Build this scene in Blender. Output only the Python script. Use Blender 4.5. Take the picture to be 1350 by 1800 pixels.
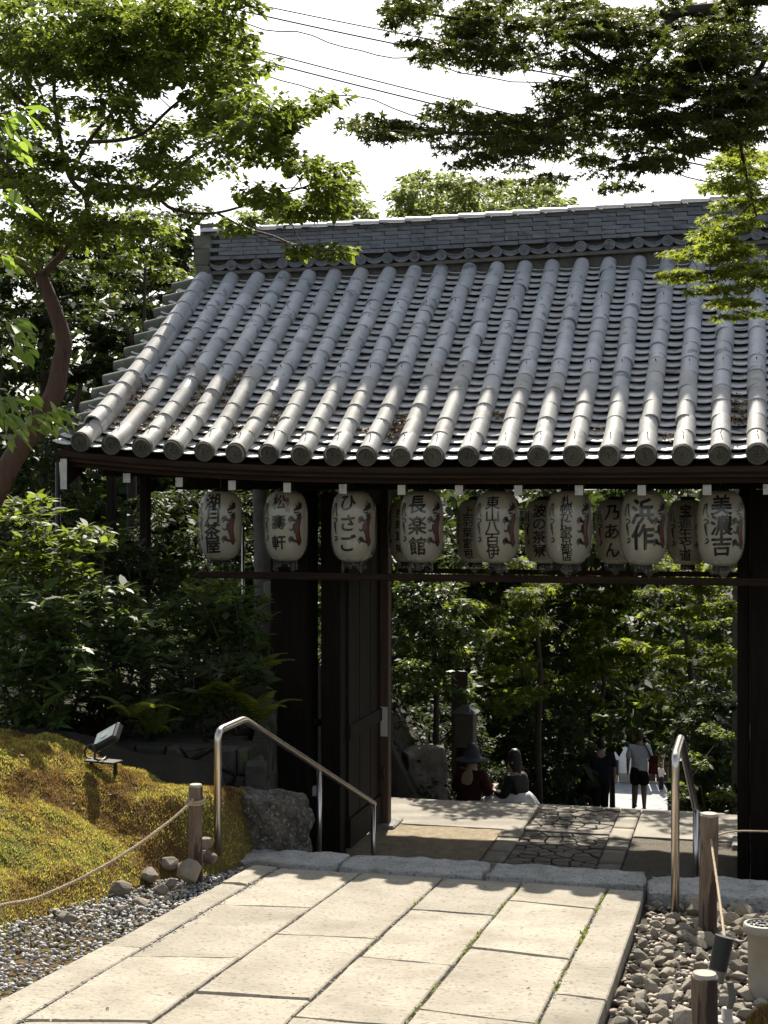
import bpy, bmesh, math, random
import numpy as np
from mathutils import Vector, Matrix, noise as mnoise
from mathutils.geometry import tessellate_polygon

for o in list(bpy.data.objects):
    bpy.data.objects.remove(o, do_unlink=True)
SC = bpy.context.scene
COL = SC.collection
PI = math.pi

# ------------------------------------------------------------------ camera
FPX = 2600.0            # focal length in photo pixels (1350 x 1800)
HOR = 870.0             # horizon row of the photo
cam_d = bpy.data.cameras.new('camera')
cam = bpy.data.objects.new('camera', cam_d)
COL.objects.link(cam)
cam.location = (0, 0, 0)
cam.rotation_euler = (PI / 2, 0, 0)
cam_d.sensor_fit = 'AUTO'
cam_d.sensor_width = 36.0
cam_d.lens = FPX / 1800.0 * 36.0
cam_d.shift_y = -(900 - HOR) / 1800.0
cam_d.clip_start = 0.05
cam_d.clip_end = 6000
SC.camera = cam

# ------------------------------------------------------------------ sky, sun, exposure
SUN_AZ = math.radians(-6.0)      # to the left of +Y
SUN_EL = math.radians(41.8)
world = bpy.data.worlds.new('World')
SC.world = world
world.use_nodes = True
wn = world.node_tree.nodes
wl = world.node_tree.links
bgn = wn.get('Background') or wn.new('ShaderNodeBackground')
sky = wn.new('ShaderNodeTexSky')
sky.sky_type = 'NISHITA'
sky.sun_disc = False
sky.sun_elevation = SUN_EL
sky.sun_rotation = -SUN_AZ
sky.altitude = 50
sky.air_density = 1.3
sky.dust_density = 2.0
sky.ozone_density = 1.0
haze_hs = wn.new('ShaderNodeHueSaturation')      # hazy summer sky: paler than clear air
haze_hs.inputs['Saturation'].default_value = 0.5
wl.new(sky.outputs[0], haze_hs.inputs['Color'])
wl.new(haze_hs.outputs[0], bgn.inputs['Color'])
bgn.inputs['Strength'].default_value = 0.088
sun_d = bpy.data.lights.new('sun', 'SUN')
sun_d.energy = 5.0
sun_d.angle = math.radians(0.5)
sun_d.color = (1.0, 0.93, 0.80)
sun = bpy.data.objects.new('sun', sun_d)
COL.objects.link(sun)
sdir = Vector((-math.sin(SUN_AZ) * math.cos(SUN_EL), math.cos(SUN_AZ) * math.cos(SUN_EL), math.sin(SUN_EL)))
sun.rotation_euler = sdir.to_track_quat('Z', 'Y').to_euler()
sun.location = sdir * 60
SC.view_settings.view_transform = 'Standard'
SC.view_settings.look = 'None'
SC.view_settings.exposure = 1.02
SC.view_settings.gamma = 1.0
SC.view_settings.use_curve_mapping = False
try:
    SC.cycles.max_bounces = 6
    SC.cycles.diffuse_bounces = 3
    SC.cycles.glossy_bounces = 2
    SC.cycles.transmission_bounces = 4
    SC.cycles.transparent_max_bounces = 10
    SC.cycles.use_denoising = True
    SC.cycles.sample_clamp_indirect = 6
except Exception:
    pass

# ------------------------------------------------------------------ frames
TH = math.atan(0.25)
CT, ST = math.cos(TH), math.sin(TH)
GX, GY = 1.42, 14.23
ZF = -3.6                         # floor of the gate


def W(px, py, d):
    """photo pixel at a depth -> world point"""
    return Vector(((px - 675) / FPX * d, d, (HOR - py) / FPX * d))


def UV(x, y):
    dx, dy = x - GX, y - GY
    return dx * CT - dy * ST, dx * ST + dy * CT


def XY(u, v):
    return GX + u * CT + v * ST, GY - u * ST + v * CT


def GW(u, v, z):
    x, y = XY(u, v)
    return Vector((x, y, z))


def u_at(px, v):
    r = (px - 675) / FPX
    return (r * (GY + CT * v) - GX - ST * v) / (CT + ST * r)


def on_level(px, py, z):
    d = -z * FPX / (py - HOR)
    return W(px, py, d)


def zpath(v):
    return -2.37 - 0.0728 * (v + 5.285)


def on_path(px, py):
    """pixel on the sloping approach -> (u, v)"""
    rx, rz = (px - 675) / FPX, (HOR - py) / FPX
    # z = rz*d ; v = (rx*d-GX)*ST + (d-GY)*CT
    a = rx * ST + CT
    b = -GX * ST - GY * CT
    d = (-2.37 - 0.0728 * (b + 5.285)) / (rz + 0.0728 * a)
    return UV(rx * d, d)


# ------------------------------------------------------------------ object helpers
def link(o, parent=None):
    COL.objects.link(o)
    if parent is not None:
        o.parent = parent
    return o


def tag(o, label=None, cat=None, group=None, kind=None):
    if label:
        o['label'] = label
    if cat:
        o['category'] = cat
    if group:
        o['group'] = group
    if kind:
        o['kind'] = kind
    return o


def empty(name, loc=(0, 0, 0), rz=0.0, label=None, cat=None, group=None, kind=None, parent=None):
    o = bpy.data.objects.new(name, None)
    o.empty_display_size = 0.1
    o.location = loc
    o.rotation_euler = (0, 0, rz)
    link(o, parent)
    return tag(o, label, cat, group, kind)


def gempty(name, u, v, z, **k):
    """an Empty standing in the frame of the gate"""
    x, y = XY(u, v)
    return empty(name, (x, y, z), -TH, **k)


def mesh_obj(name, verts, faces, m, parent=None, smooth=False, loc=None, rz=None):
    me = bpy.data.meshes.new(name)
    me.from_pydata([tuple(v) for v in verts], [], faces)
    if smooth:
        me.polygons.foreach_set('use_smooth', [True] * len(me.polygons))
    if m is not None:
        me.materials.append(m)
    me.update()
    o = bpy.data.objects.new(name, me)
    if loc is not None:
        o.location = loc
    if rz is not None:
        o.rotation_euler = (0, 0, rz)
    return link(o, parent)


def bm_obj(name, bm, m, parent=None, smooth=False, loc=None, rz=None):
    me = bpy.data.meshes.new(name)
    bm.to_mesh(me)
    bm.free()
    if smooth:
        me.polygons.foreach_set('use_smooth', [True] * len(me.polygons))
    if m is not None:
        me.materials.append(m)
    o = bpy.data.objects.new(name, me)
    if loc is not None:
        o.location = loc
    if rz is not None:
        o.rotation_euler = (0, 0, rz)
    return link(o, parent)


def shared(name, me, parent=None, loc=(0, 0, 0), rot=(0, 0, 0), scale=(1, 1, 1)):
    o = bpy.data.objects.new(name, me)
    o.location = loc
    o.rotation_euler = rot
    o.scale = scale
    return link(o, parent)


def np_mesh(name, V, F, m, parent=None, attr=None, smooth=False):
    """fast mesh from arrays: V (n,3), F (m,k)"""
    V = np.asarray(V, dtype=np.float32)
    F = np.asarray(F, dtype=np.int32)
    me = bpy.data.meshes.new(name)
    n, (mf, k) = len(V), F.shape
    me.vertices.add(n)
    me.vertices.foreach_set('co', V.ravel())
    me.loops.add(mf * k)
    me.loops.foreach_set('vertex_index', F.ravel())
    me.polygons.add(mf)
    me.polygons.foreach_set('loop_start', np.arange(0, mf * k, k, dtype=np.int32))
    try:
        me.polygons.foreach_set('loop_total', np.full(mf, k, dtype=np.int32))
    except Exception:
        pass
    if smooth:
        me.polygons.foreach_set('use_smooth', np.ones(mf, dtype=bool))
    if attr is not None:
        a = me.attributes.new('rnd', 'FLOAT', 'FACE')
        a.data.foreach_set('value', np.asarray(attr, dtype=np.float32))
    me.update(calc_edges=True)
    if m is not None:
        me.materials.append(m)
    o = bpy.data.objects.new(name, me)
    return link(o, parent)


class MB:
    """collects simple solids into one mesh"""
    def __init__(self):
        self.v, self.f = [], []

    def add(self, vs, fs):
        n = len(self.v)
        self.v += [Vector(p) for p in vs]
        self.f += [tuple(i + n for i in f) for f in fs]
        return self

    def box(self, x0, x1, y0, y1, z0, z1, b=0.0):
        if b <= 0:
            self.add([(x0, y0, z0), (x1, y0, z0), (x1, y1, z0), (x0, y1, z0),
                      (x0, y0, z1), (x1, y0, z1), (x1, y1, z1), (x0, y1, z1)],
                     [(0, 3, 2, 1), (4, 5, 6, 7), (0, 1, 5, 4), (1, 2, 6, 5), (2, 3, 7, 6), (3, 0, 4, 7)])
        else:
            bm = bmesh.new()
            bmesh.ops.create_cube(bm, size=1)
            for v in bm.verts:
                v.co = Vector(((x0 + x1) / 2 + v.co.x * (x1 - x0), (y0 + y1) / 2 + v.co.y * (y1 - y0),
                               (z0 + z1) / 2 + v.co.z * (z1 - z0)))
            bmesh.ops.bevel(bm, geom=bm.edges[:], offset=b, segments=1, affect='EDGES')
            self.bm(bm)
        return self

    def bm(self, bm, mat=None):
        bm.verts.index_update()
        self.add([(mat @ v.co) if mat else v.co.copy() for v in bm.verts],
                 [tuple(v.index for v in f.verts) for f in bm.faces])
        bm.free()
        return self

    def tube(self, pts, radii, seg=8, cap=True):
        pts = [Vector(p) for p in pts]
        if not hasattr(radii, '__len__'):
            radii = [radii] * len(pts)
        n0 = len(self.v)
        up = None
        for i, p in enumerate(pts):
            t = (pts[min(i + 1, len(pts) - 1)] - pts[max(i - 1, 0)])
            if t.length < 1e-9:
                t = Vector((0, 0, 1))
            t.normalize()
            if up is None:
                up = Vector((0, 0, 1)) if abs(t.z) < 0.9 else Vector((1, 0, 0))
            a = t.cross(up)
            if a.length < 1e-6:
                a = t.orthogonal()
            a.normalize()
            b = a.cross(t).normalized()
            up = b
            for k in range(seg):
                an = 2 * PI * k / seg
                self.v.append(p + (a * math.cos(an) + b * math.sin(an)) * radii[i])
        for i in range(len(pts) - 1):
            for k in range(seg):
                k2 = (k + 1) % seg
                self.f.append((n0 + i * seg + k, n0 + i * seg + k2, n0 + (i + 1) * seg + k2, n0 + (i + 1) * seg + k))
        if cap:
            self.f.append(tuple(n0 + k for k in range(seg))[::-1])
            e = n0 + (len(pts) - 1) * seg
            self.f.append(tuple(e + k for k in range(seg)))
        return self

    def lathe(self, prof, seg=24, cx=0, cy=0, close=False):
        n0 = len(self.v)
        for (r, z) in prof:
            for k in range(seg):
                a = 2 * PI * k / seg
                self.v.append(Vector((cx + r * math.cos(a), cy + r * math.sin(a), z)))
        for i in range(len(prof) - 1):
            for k in range(seg):
                k2 = (k + 1) % seg
                self.f.append((n0 + i * seg + k, n0 + i * seg + k2, n0 + (i + 1) * seg + k2, n0 + (i + 1) * seg + k))
        if close:
            self.f.append(tuple(n0 + k for k in range(seg))[::-1])
            e = n0 + (len(prof) - 1) * seg
            self.f.append(tuple(e + k for k in range(seg)))
        return self

    def obj(self, name, m, parent=None, smooth=False, loc=None, rz=None):
        return mesh_obj(name, self.v, self.f, m, parent, smooth, loc, rz)

    def mesh(self, name, m, smooth=False):
        me = bpy.data.meshes.new(name)
        me.from_pydata([tuple(v) for v in self.v], [], self.f)
        if smooth:
            me.polygons.foreach_set('use_smooth', [True] * len(me.polygons))
        if m is not None:
            me.materials.append(m)
        me.update()
        return me


def smooth_by_angle(o_or_me, deg=35):
    me = o_or_me.data if hasattr(o_or_me, 'data') else o_or_me
    try:
        me.set_sharp_from_angle(angle=math.radians(deg))
    except Exception:
        pass
    me.polygons.foreach_set('use_smooth', [True] * len(me.polygons))


def rock_bm(rng, sx, sy, sz, n=18, flat=0.0):
    """angular stone: hull of random points"""
    bm = bmesh.new()
    for i in range(n):
        p = Vector((rng.gauss(0, 1), rng.gauss(0, 1), rng.gauss(0, 1))).normalized()
        k = rng.uniform(0.86, 1.0)
        z = p.z
        if z < -flat and flat > 0:
            z = -flat
        bm.verts.new((p.x * sx * k, p.y * sy * k, z * sz * k))
    r = bmesh.ops.convex_hull(bm, input=bm.verts)
    bmesh.ops.delete(bm, geom=[g for g in r['geom_interior'] if isinstance(g, bmesh.types.BMVert)], context='VERTS')
    return bm


# ------------------------------------------------------------------ materials
MATS = {}


def nd(nt, t, **kw):
    n = nt.nodes.new(t)
    for k, v in kw.items():
        if k in n.inputs:
            n.inputs[k].default_value = v
        else:
            setattr(n, k, v)
    return n


def mat(name, a, b=None, rough=0.7, scale=8.0, bump=0.0, bscale=None, detail=6.0, spec=0.4, metal=0.0, orand=0.0,
        stain=None, stain_scale=2.0, stain_lo=0.55, stain_hi=0.7, coord='Object', stretch=None, dist=0.02, speck=None,
        speck_scale=120.0, speck_w=0.12):
    """noise-mixed principled material; a,b are base colours, stain an optional third colour with its own shape"""
    m = bpy.data.materials.new(name)
    m.use_nodes = True
    nt = m.node_tree
    bs = nt.nodes['Principled BSDF']
    tc = nd(nt, 'ShaderNodeTexCoord')
    src = tc.outputs[coord]
    if stretch:
        mp = nd(nt, 'ShaderNodeMapping')
        mp.inputs['Scale'].default_value = stretch
        nt.links.new(src, mp.inputs[0])
        src = mp.outputs[0]
    if orand:
        oi = nd(nt, 'ShaderNodeObjectInfo')
        ad = nd(nt, 'ShaderNodeVectorMath', operation='MULTIPLY_ADD')
        cmb = nd(nt, 'ShaderNodeCombineXYZ')
        for i in range(3):
            nt.links.new(oi.outputs['Random'], cmb.inputs[i])
        ad.inputs[1].default_value = (37.0, 53.0, 71.0)
        nt.links.new(cmb.outputs[0], ad.inputs[0])
        nt.links.new(src, ad.inputs[2])
        src = ad.outputs[0]
    n1 = nd(nt, 'ShaderNodeTexNoise', Scale=scale, Detail=detail, Roughness=0.62)
    nt.links.new(src, n1.inputs['Vector'])
    mx = nd(nt, 'ShaderNodeMix', data_type='RGBA')
    rp = nd(nt, 'ShaderNodeMapRange')
    rp.inputs[1].default_value, rp.inputs[2].default_value = 0.32, 0.68
    nt.links.new(n1.outputs['Fac'], rp.inputs[0])
    nt.links.new(rp.outputs[0], mx.inputs[0])
    b = b or a
    mx.inputs[6].default_value = (*a, 1)
    mx.inputs[7].default_value = (*b, 1)
    col = mx.outputs[2]
    if stain:
        n2 = nd(nt, 'ShaderNodeTexNoise', Scale=stain_scale, Detail=5.0, Roughness=0.6)
        nt.links.new(src, n2.inputs['Vector'])
        r2 = nd(nt, 'ShaderNodeMapRange')
        r2.inputs[1].default_value, r2.inputs[2].default_value = stain_lo, stain_hi
        nt.links.new(n2.outputs['Fac'], r2.inputs[0])
        m2 = nd(nt, 'ShaderNodeMix', data_type='RGBA')
        nt.links.new(r2.outputs[0], m2.inputs[0])
        nt.links.new(col, m2.inputs[6])
        m2.inputs[7].default_value = (*stain, 1)
        col = m2.outputs[2]
    if speck:
        vo = nd(nt, 'ShaderNodeTexNoise', Scale=speck_scale, Detail=2.0, Roughness=0.5)
        nt.links.new(src, vo.inputs['Vector'])
        r3 = nd(nt, 'ShaderNodeMapRange')
        r3.inputs[1].default_value, r3.inputs[2].default_value = 0.56, 0.56 + speck_w
        nt.links.new(vo.outputs['Fac'], r3.inputs[0])
        m3 = nd(nt, 'ShaderNodeMix', data_type='RGBA')
        nt.links.new(r3.outputs[0], m3.inputs[0])
        nt.links.new(col, m3.inputs[6])
        m3.inputs[7].default_value = (*speck, 1)
        col = m3.outputs[2]
    if orand:
        hs = nd(nt, 'ShaderNodeHueSaturation')
        mr = nd(nt, 'ShaderNodeMapRange')
        mr.inputs[3].default_value, mr.inputs[4].default_value = 1 - orand, 1 + orand
        nt.links.new(oi.outputs['Random'], mr.inputs[0])
        nt.links.new(mr.outputs[0], hs.inputs['Value'])
        nt.links.new(col, hs.inputs['Color'])
        col = hs.outputs[0]
    nt.links.new(col, bs.inputs['Base Color'])
    bs.inputs['Roughness'].default_value = rough
    bs.inputs['Specular IOR Level'].default_value = spec
    bs.inputs['Metallic'].default_value = metal
    if bump:
        n3 = nd(nt, 'ShaderNodeTexNoise', Scale=bscale or scale * 3, Detail=8.0, Roughness=0.65)
        nt.links.new(src, n3.inputs['Vector'])
        bp = nd(nt, 'ShaderNodeBump')
        bp.inputs['Strength'].default_value = bump
        bp.inputs['Distance'].default_value = dist
        nt.links.new(n3.outputs['Fac'], bp.inputs['Height'])
        nt.links.new(bp.outputs[0], bs.inputs['Normal'])
    MATS[name] = m
    return m


def leaf_mat(name, a, b, trans, tamt=0.45, rough=0.45, spec=0.4, patch=None, patch_scale=1.2):
    """leaf: reflecting colours a..b by leaf, light shining through in colour trans"""
    m = bpy.data.materials.new(name)
    m.use_nodes = True
    nt = m.node_tree
    bs = nt.nodes['Principled BSDF']
    out = nt.nodes['Material Output']
    at = nd(nt, 'ShaderNodeAttribute', attribute_name='rnd')
    mx = nd(nt, 'ShaderNodeMix', data_type='RGBA')
    nt.links.new(at.outputs['Fac'], mx.inputs[0])
    mx.inputs[6].default_value = (*a, 1)
    mx.inputs[7].default_value = (*b, 1)
    col = mx.outputs[2]
    if patch:
        tc = nd(nt, 'ShaderNodeTexCoord')
        n2 = nd(nt, 'ShaderNodeTexNoise', Scale=patch_scale, Detail=4.0)
        nt.links.new(tc.outputs['Object'], n2.inputs['Vector'])
        r2 = nd(nt, 'ShaderNodeMapRange')
        r2.inputs[1].default_value, r2.inputs[2].default_value = 0.45, 0.62
        nt.links.new(n2.outputs['Fac'], r2.inputs[0])
        m2 = nd(nt, 'ShaderNodeMix', data_type='RGBA')
        nt.links.new(r2.outputs[0], m2.inputs[0])
        nt.links.new(col, m2.inputs[6])
        m2.inputs[7].default_value = (*patch, 1)
        col = m2.outputs[2]
    nt.links.new(col, bs.inputs['Base Color'])
    bs.inputs['Roughness'].default_value = rough
    bs.inputs['Specular IOR Level'].default_value = spec
    tr = nd(nt, 'ShaderNodeBsdfTranslucent')
    if patch:
        hv = nd(nt, 'ShaderNodeHueSaturation')
        hv.inputs['Value'].default_value = 2.0
        nt.links.new(col, hv.inputs['Color'])
        nt.links.new(hv.outputs[0], tr.inputs[0])
    else:
        hv = nd(nt, 'ShaderNodeHueSaturation')
        mr = nd(nt, 'ShaderNodeMapRange')
        mr.inputs[3].default_value, mr.inputs[4].default_value = 0.65, 1.3
        nt.links.new(at.outputs['Fac'], mr.inputs[0])
        nt.links.new(mr.outputs[0], hv.inputs['Value'])
        hv.inputs['Color'].default_value = (*trans, 1)
        nt.links.new(hv.outputs[0], tr.inputs[0])
    ms = nd(nt, 'ShaderNodeMixShader')
    ms.inputs[0].default_value = tamt
    nt.links.new(bs.outputs[0], ms.inputs[1])
    nt.links.new(tr.outputs[0], ms.inputs[2])
    nt.links.new(ms.outputs[0], out.inputs['Surface'])
    MATS[name] = m
    return m


M_GRANITE = mat('path_granite', (0.285, 0.255, 0.205), (0.36, 0.325, 0.265), rough=0.85, scale=3.0, bump=0.8, bscale=34, orand=0.13, spec=0.25,
                dist=0.012, stain=(0.205, 0.178, 0.135), stain_scale=2.2, stain_lo=0.46, stain_hi=0.78, speck=(0.16, 0.138, 0.105), speck_scale=44, speck_w=0.16)
M_KERB = mat('kerb_granite', (0.34, 0.335, 0.32), (0.48, 0.47, 0.445), rough=0.9, scale=9.0, bump=1.0, bscale=30, dist=0.04, orand=0.05, speck=(0.2, 0.19, 0.17), speck_scale=60,
             stain=(0.25, 0.25, 0.2), stain_scale=3.5)
M_CONC = mat('concrete', (0.28, 0.255, 0.215), (0.37, 0.335, 0.285), rough=0.9, scale=4.0, bump=0.3, bscale=60, speck=(0.22, 0.2, 0.16))
M_PAVE = mat('paving_stone', (0.115, 0.098, 0.075), (0.19, 0.165, 0.13), rough=0.8, scale=7.0, bump=0.5, bscale=25, orand=0.3)
M_BORD = mat('border_stone', (0.22, 0.195, 0.155), (0.29, 0.26, 0.21), rough=0.85, scale=6.0, bump=0.4, bscale=40, orand=0.1)
M_SOIL = mat('soil', (0.018, 0.015, 0.010), (0.04, 0.032, 0.02), rough=0.95, scale=5.0, bump=0.8, bscale=30)
M_EARTH = mat('gravelly_earth', (0.26, 0.20, 0.13), (0.42, 0.34, 0.23), rough=0.95, scale=9.0, bump=0.9, bscale=70, speck=(0.12, 0.1, 0.07), speck_scale=60)
M_PEB = mat('pebble', (0.22, 0.215, 0.2), (0.42, 0.40, 0.37), rough=0.75, scale=14.0, bump=0.2)
M_ROCK = mat('rock', (0.12, 0.095, 0.07), (0.28, 0.235, 0.18), rough=0.85, scale=5.0, bump=0.7, bscale=18, orand=0.25, stain=(0.10, 0.085, 0.07), stain_scale=4)
M_BED = mat('bed_stone', (0.20, 0.17, 0.125), (0.34, 0.295, 0.225), rough=0.8, scale=9.0, bump=0.5, bscale=30, orand=0.32, stain=(0.17, 0.15, 0.13), stain_scale=6)
M_DARKROCK = mat('wall_stone', (0.025, 0.023, 0.02), (0.065, 0.058, 0.048), rough=0.9, scale=6.0, bump=0.8, bscale=16, orand=0.3, stain=(0.05, 0.06, 0.02), stain_scale=3)
M_MOSS = mat('moss_soil', (0.13, 0.10, 0.025), (0.10, 0.055, 0.02), rough=1.0, scale=2.2, bump=0.9, bscale=60)
M_TILE = mat('roof_tile_grey', (0.35, 0.36, 0.375), (0.46, 0.465, 0.475), rough=0.42, scale=5.0, bump=0.12, bscale=60, orand=0.13, spec=0.5,
             stain=(0.19, 0.20, 0.215), stain_scale=6.0, stain_lo=0.59, stain_hi=0.63)
M_TILESUN = mat('roof_tile_sunlit', (0.37, 0.355, 0.335), (0.47, 0.455, 0.43), rough=0.66, scale=6.0, bump=0.15, bscale=60, orand=0.12, spec=0.45,  # warm copy of the roof tile, sunlight put into its colour
              stain=(0.27, 0.235, 0.19), stain_scale=4.0, stain_lo=0.55, stain_hi=0.70)
M_PAN = mat('pan_tile', (0.56, 0.56, 0.555), (0.68, 0.67, 0.66), rough=0.5, scale=8.0, bump=0.2, bscale=50, orand=0.15, spec=0.45,
            stain=(0.16, 0.15, 0.13), stain_scale=5.0)
M_RIDGE = mat('ridge_tile', (0.12, 0.13, 0.15), (0.20, 0.21, 0.23), rough=0.6, scale=6.0, bump=0.2, orand=0.12, stain=(0.06, 0.065, 0.07), stain_scale=7)
M_CAPT = mat('ridge_cap_tile', (0.45, 0.45, 0.44), (0.56, 0.55, 0.53), rough=0.55, scale=8.0, bump=0.2, orand=0.1)
M_EAVECAP = mat('eave_cap', (0.075, 0.072, 0.062), (0.13, 0.12, 0.10), rough=0.75, scale=9.0, bump=0.4, orand=0.15, stain=(0.12, 0.12, 0.07), stain_scale=6)
M_MORTAR = mat('mortar', (0.09, 0.085, 0.075), (0.15, 0.14, 0.12), rough=0.95, scale=9, bump=0.6)
M_MOSSTILE = mat('mossy_tile', (0.09, 0.095, 0.07), (0.15, 0.15, 0.12), rough=0.85, scale=8, bump=0.4, orand=0.1, stain=(0.17, 0.2, 0.15), stain_scale=5)
M_WOOD = mat('old_timber', (0.009, 0.007, 0.005), (0.020, 0.014, 0.010), spec=0.12, rough=0.75, scale=4.0, bump=0.4, bscale=18, stretch=(6, 6, 0.6), orand=0.15)
M_WOODH = mat('old_timber_beam', (0.022, 0.013, 0.009), (0.048, 0.028, 0.018), spec=0.12, rough=0.75, scale=4.0, bump=0.4, bscale=18, stretch=(0.6, 6, 6), orand=0.1)
M_DOOR = mat('door_board', (0.012, 0.008, 0.006), (0.028, 0.018, 0.011), spec=0.12, rough=0.7, scale=4.0, bump=0.4, bscale=16, stretch=(6, 6, 0.5), orand=0.2)
M_STILE = mat('door_stile', (0.06, 0.035, 0.02), (0.10, 0.06, 0.035), rough=0.7, scale=4.0, bump=0.3, bscale=16, stretch=(6, 6, 0.5))
M_WHITE = mat('white_paint', (0.50, 0.48, 0.44), (0.62, 0.60, 0.55), rough=0.7, scale=20, stain=(0.3, 0.27, 0.22), stain_scale=14)
M_STEEL = mat('steel', (0.55, 0.50, 0.45), (0.62, 0.57, 0.52), rough=0.28, scale=3, metal=1.0, spec=0.5)
M_LOG = mat('log_bark', (0.10, 0.065, 0.045), (0.24, 0.18, 0.13), rough=0.9, scale=7, bump=0.7, bscale=14, stretch=(3, 3, 0.5), stain=(0.045, 0.028, 0.02), stain_scale=4, stain_lo=0.5, stain_hi=0.56)
M_LOGEND = mat('log_end', (0.34, 0.29, 0.24), (0.45, 0.39, 0.33), rough=0.85, scale=12, bump=0.3)
M_ROPE = mat('rope', (0.36, 0.27, 0.18), (0.50, 0.40, 0.28), rough=0.9, scale=40, bump=0.6)
M_BLACK = mat('black_plastic', (0.012, 0.012, 0.013), (0.02, 0.02, 0.02), rough=0.45, scale=5)
M_BARK = mat('bark_red', (0.055, 0.03, 0.019), (0.105, 0.062, 0.042), rough=0.8, scale=5, bump=0.5, bscale=14, stretch=(3, 3, 0.8), dist=0.04, stain=(0.035, 0.022, 0.016), stain_scale=5)
M_BARKD = mat('bark_dark', (0.03, 0.022, 0.016), (0.06, 0.045, 0.032), rough=0.9, scale=6, bump=0.6)
M_BARKG = mat('bark_grey', (0.10, 0.095, 0.08), (0.17, 0.16, 0.14), rough=0.9, scale=7, bump=0.6)
M_WIRE = mat('wire', (0.05, 0.05, 0.055), rough=0.6)
# ================================================================== GROUND
def sstep(a, b, x):
    t = min(1.0, max(0.0, (x - a) / (b - a)))
    return t * t * (3 - 2 * t)


SLOPE = 0.2135
V_EDGE = 2.95


def mound(u, v):
    """height of the moss bank above the approach"""
    q = -(u + 1.33) + 0.214 * (v + 5.57)
    h = 0.62 * sstep(-0.02, 1.45, q) + 0.13 * sstep(0.0, 0.22, q)
    h += 0.40 * sstep(-5.75, -5.0, v) * sstep(-1.12, -1.36, u) * max(0.0, 1 - h / 0.6)
    return h


def wall_u(v):
    return -1.38 - 0.30 * (v + 4.34) if v < -0.7 else -2.48


def Hcenter(v):
    if v < -4.75:
        return zpath(v) - 0.09
    if v < -1.2:
        return -2.5 + (v + 4.75) / 3.55 * (-3.68 + 2.5)
    if v < V_EDGE:
        return -3.66
    if v < 66:
        return -3.72 - SLOPE * (v - V_EDGE)
    return -17.25


def H(u, v):
    c = Hcenter(v)
    if v < -4.75:
        if u < -1.2:
            c += mound(u, v) * 0.8 - 0.05
        c += 0.25 * sstep(3.2, 6.0, abs(u))
        return c
    if v < V_EDGE:
        if u < wall_u(v):
            g = -2.55 if v < -3.95 else -1.92
            g = g + (0.5 * sstep(2.2, 6.0, -u) if v >= -3.95 else 0.3 * sstep(2.6, 5, -u))
            if v < -4.45:
                g = -2.2 + mound(u, -4.75) * 0.75
            return g
        if u > 2.7:
            return -2.6 + 0.3 * sstep(2.7, 6.0, u) if v > -4.0 else -2.45
        return c
    side = max(0.0, u - 1.8, -u - 1.6 - 0.12 * max(0.0, v - 4.0))
    far = sstep(75, 60, v)
    gl = (1.7 * sstep(0, 1.2, side) + 0.16 * max(0, side - 1.2))
    return c + min(gl, 5.0) * far


def axis(parts):
    a = []
    for lo, hi, st in parts:
        x = lo
        while x < hi - 1e-6:
            a.append(x)
            x += st
    a.append(parts[-1][1])
    return a


us = axis([(-2500, -300, 550), (-300, -60, 40), (-60, -12, 6), (-12, -4, 0.8), (-4, 4, 0.18), (4, 12, 0.8), (12, 60, 6), (60, 300, 40), (300, 2500, 550)])
vs = axis([(-60, -20, 8), (-20, -10, 1.2), (-10, 4, 0.18), (4, 24, 1.0), (24, 90, 3.0), (90, 300, 30), (300, 4500, 600)])
gv = []
for v in vs:
    for u in us:
        n = mnoise.noise(Vector((u * 0.7, v * 0.7, 0))) * 0.05
        gv.append((u, v, H(u, v) + (n if abs(u) > 2 else 0)))
nu = len(us)
gf = [(j * nu + i, j * nu + i + 1, (j + 1) * nu + i + 1, (j + 1) * nu + i) for j in range(len(vs) - 1) for i in range(nu - 1)]
ground = mesh_obj('ground', gv, gf, M_SOIL, None, True, (GX, GY, 0), -TH)
tag(ground, 'dark soil ground around and beyond the gate', None, None, 'structure')

# ------------------------------------------------------------------ approach path of granite slabs
path = gempty('path', 0, 0, 0, kind='structure', label='pale granite slab approach path leading down to the gate')
LN = []            # long joints: (u at v=-5.12, slope du/dv)
for (xa, ya, xb, yb) in [(451, 1517, 0, 1756), (487, 1525, 31, 1797), (632, 1535, 264, 1797), (790, 1533, 503, 1797),
                         (925, 1543, 712, 1797), (1070, 1556, 946, 1797), (1135, 1564, 1055, 1797)]:
    u1, v1 = on_path(xa, ya)
    u2, v2 = on_path(xb, yb)
    k = (u2 - u1) / (v2 - v1)
    LN.append((u1 + k * (-5.12 - v1), k))


def u_line(i, v):
    return LN[i][0] + LN[i][1] * (v + 5.12)


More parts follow.
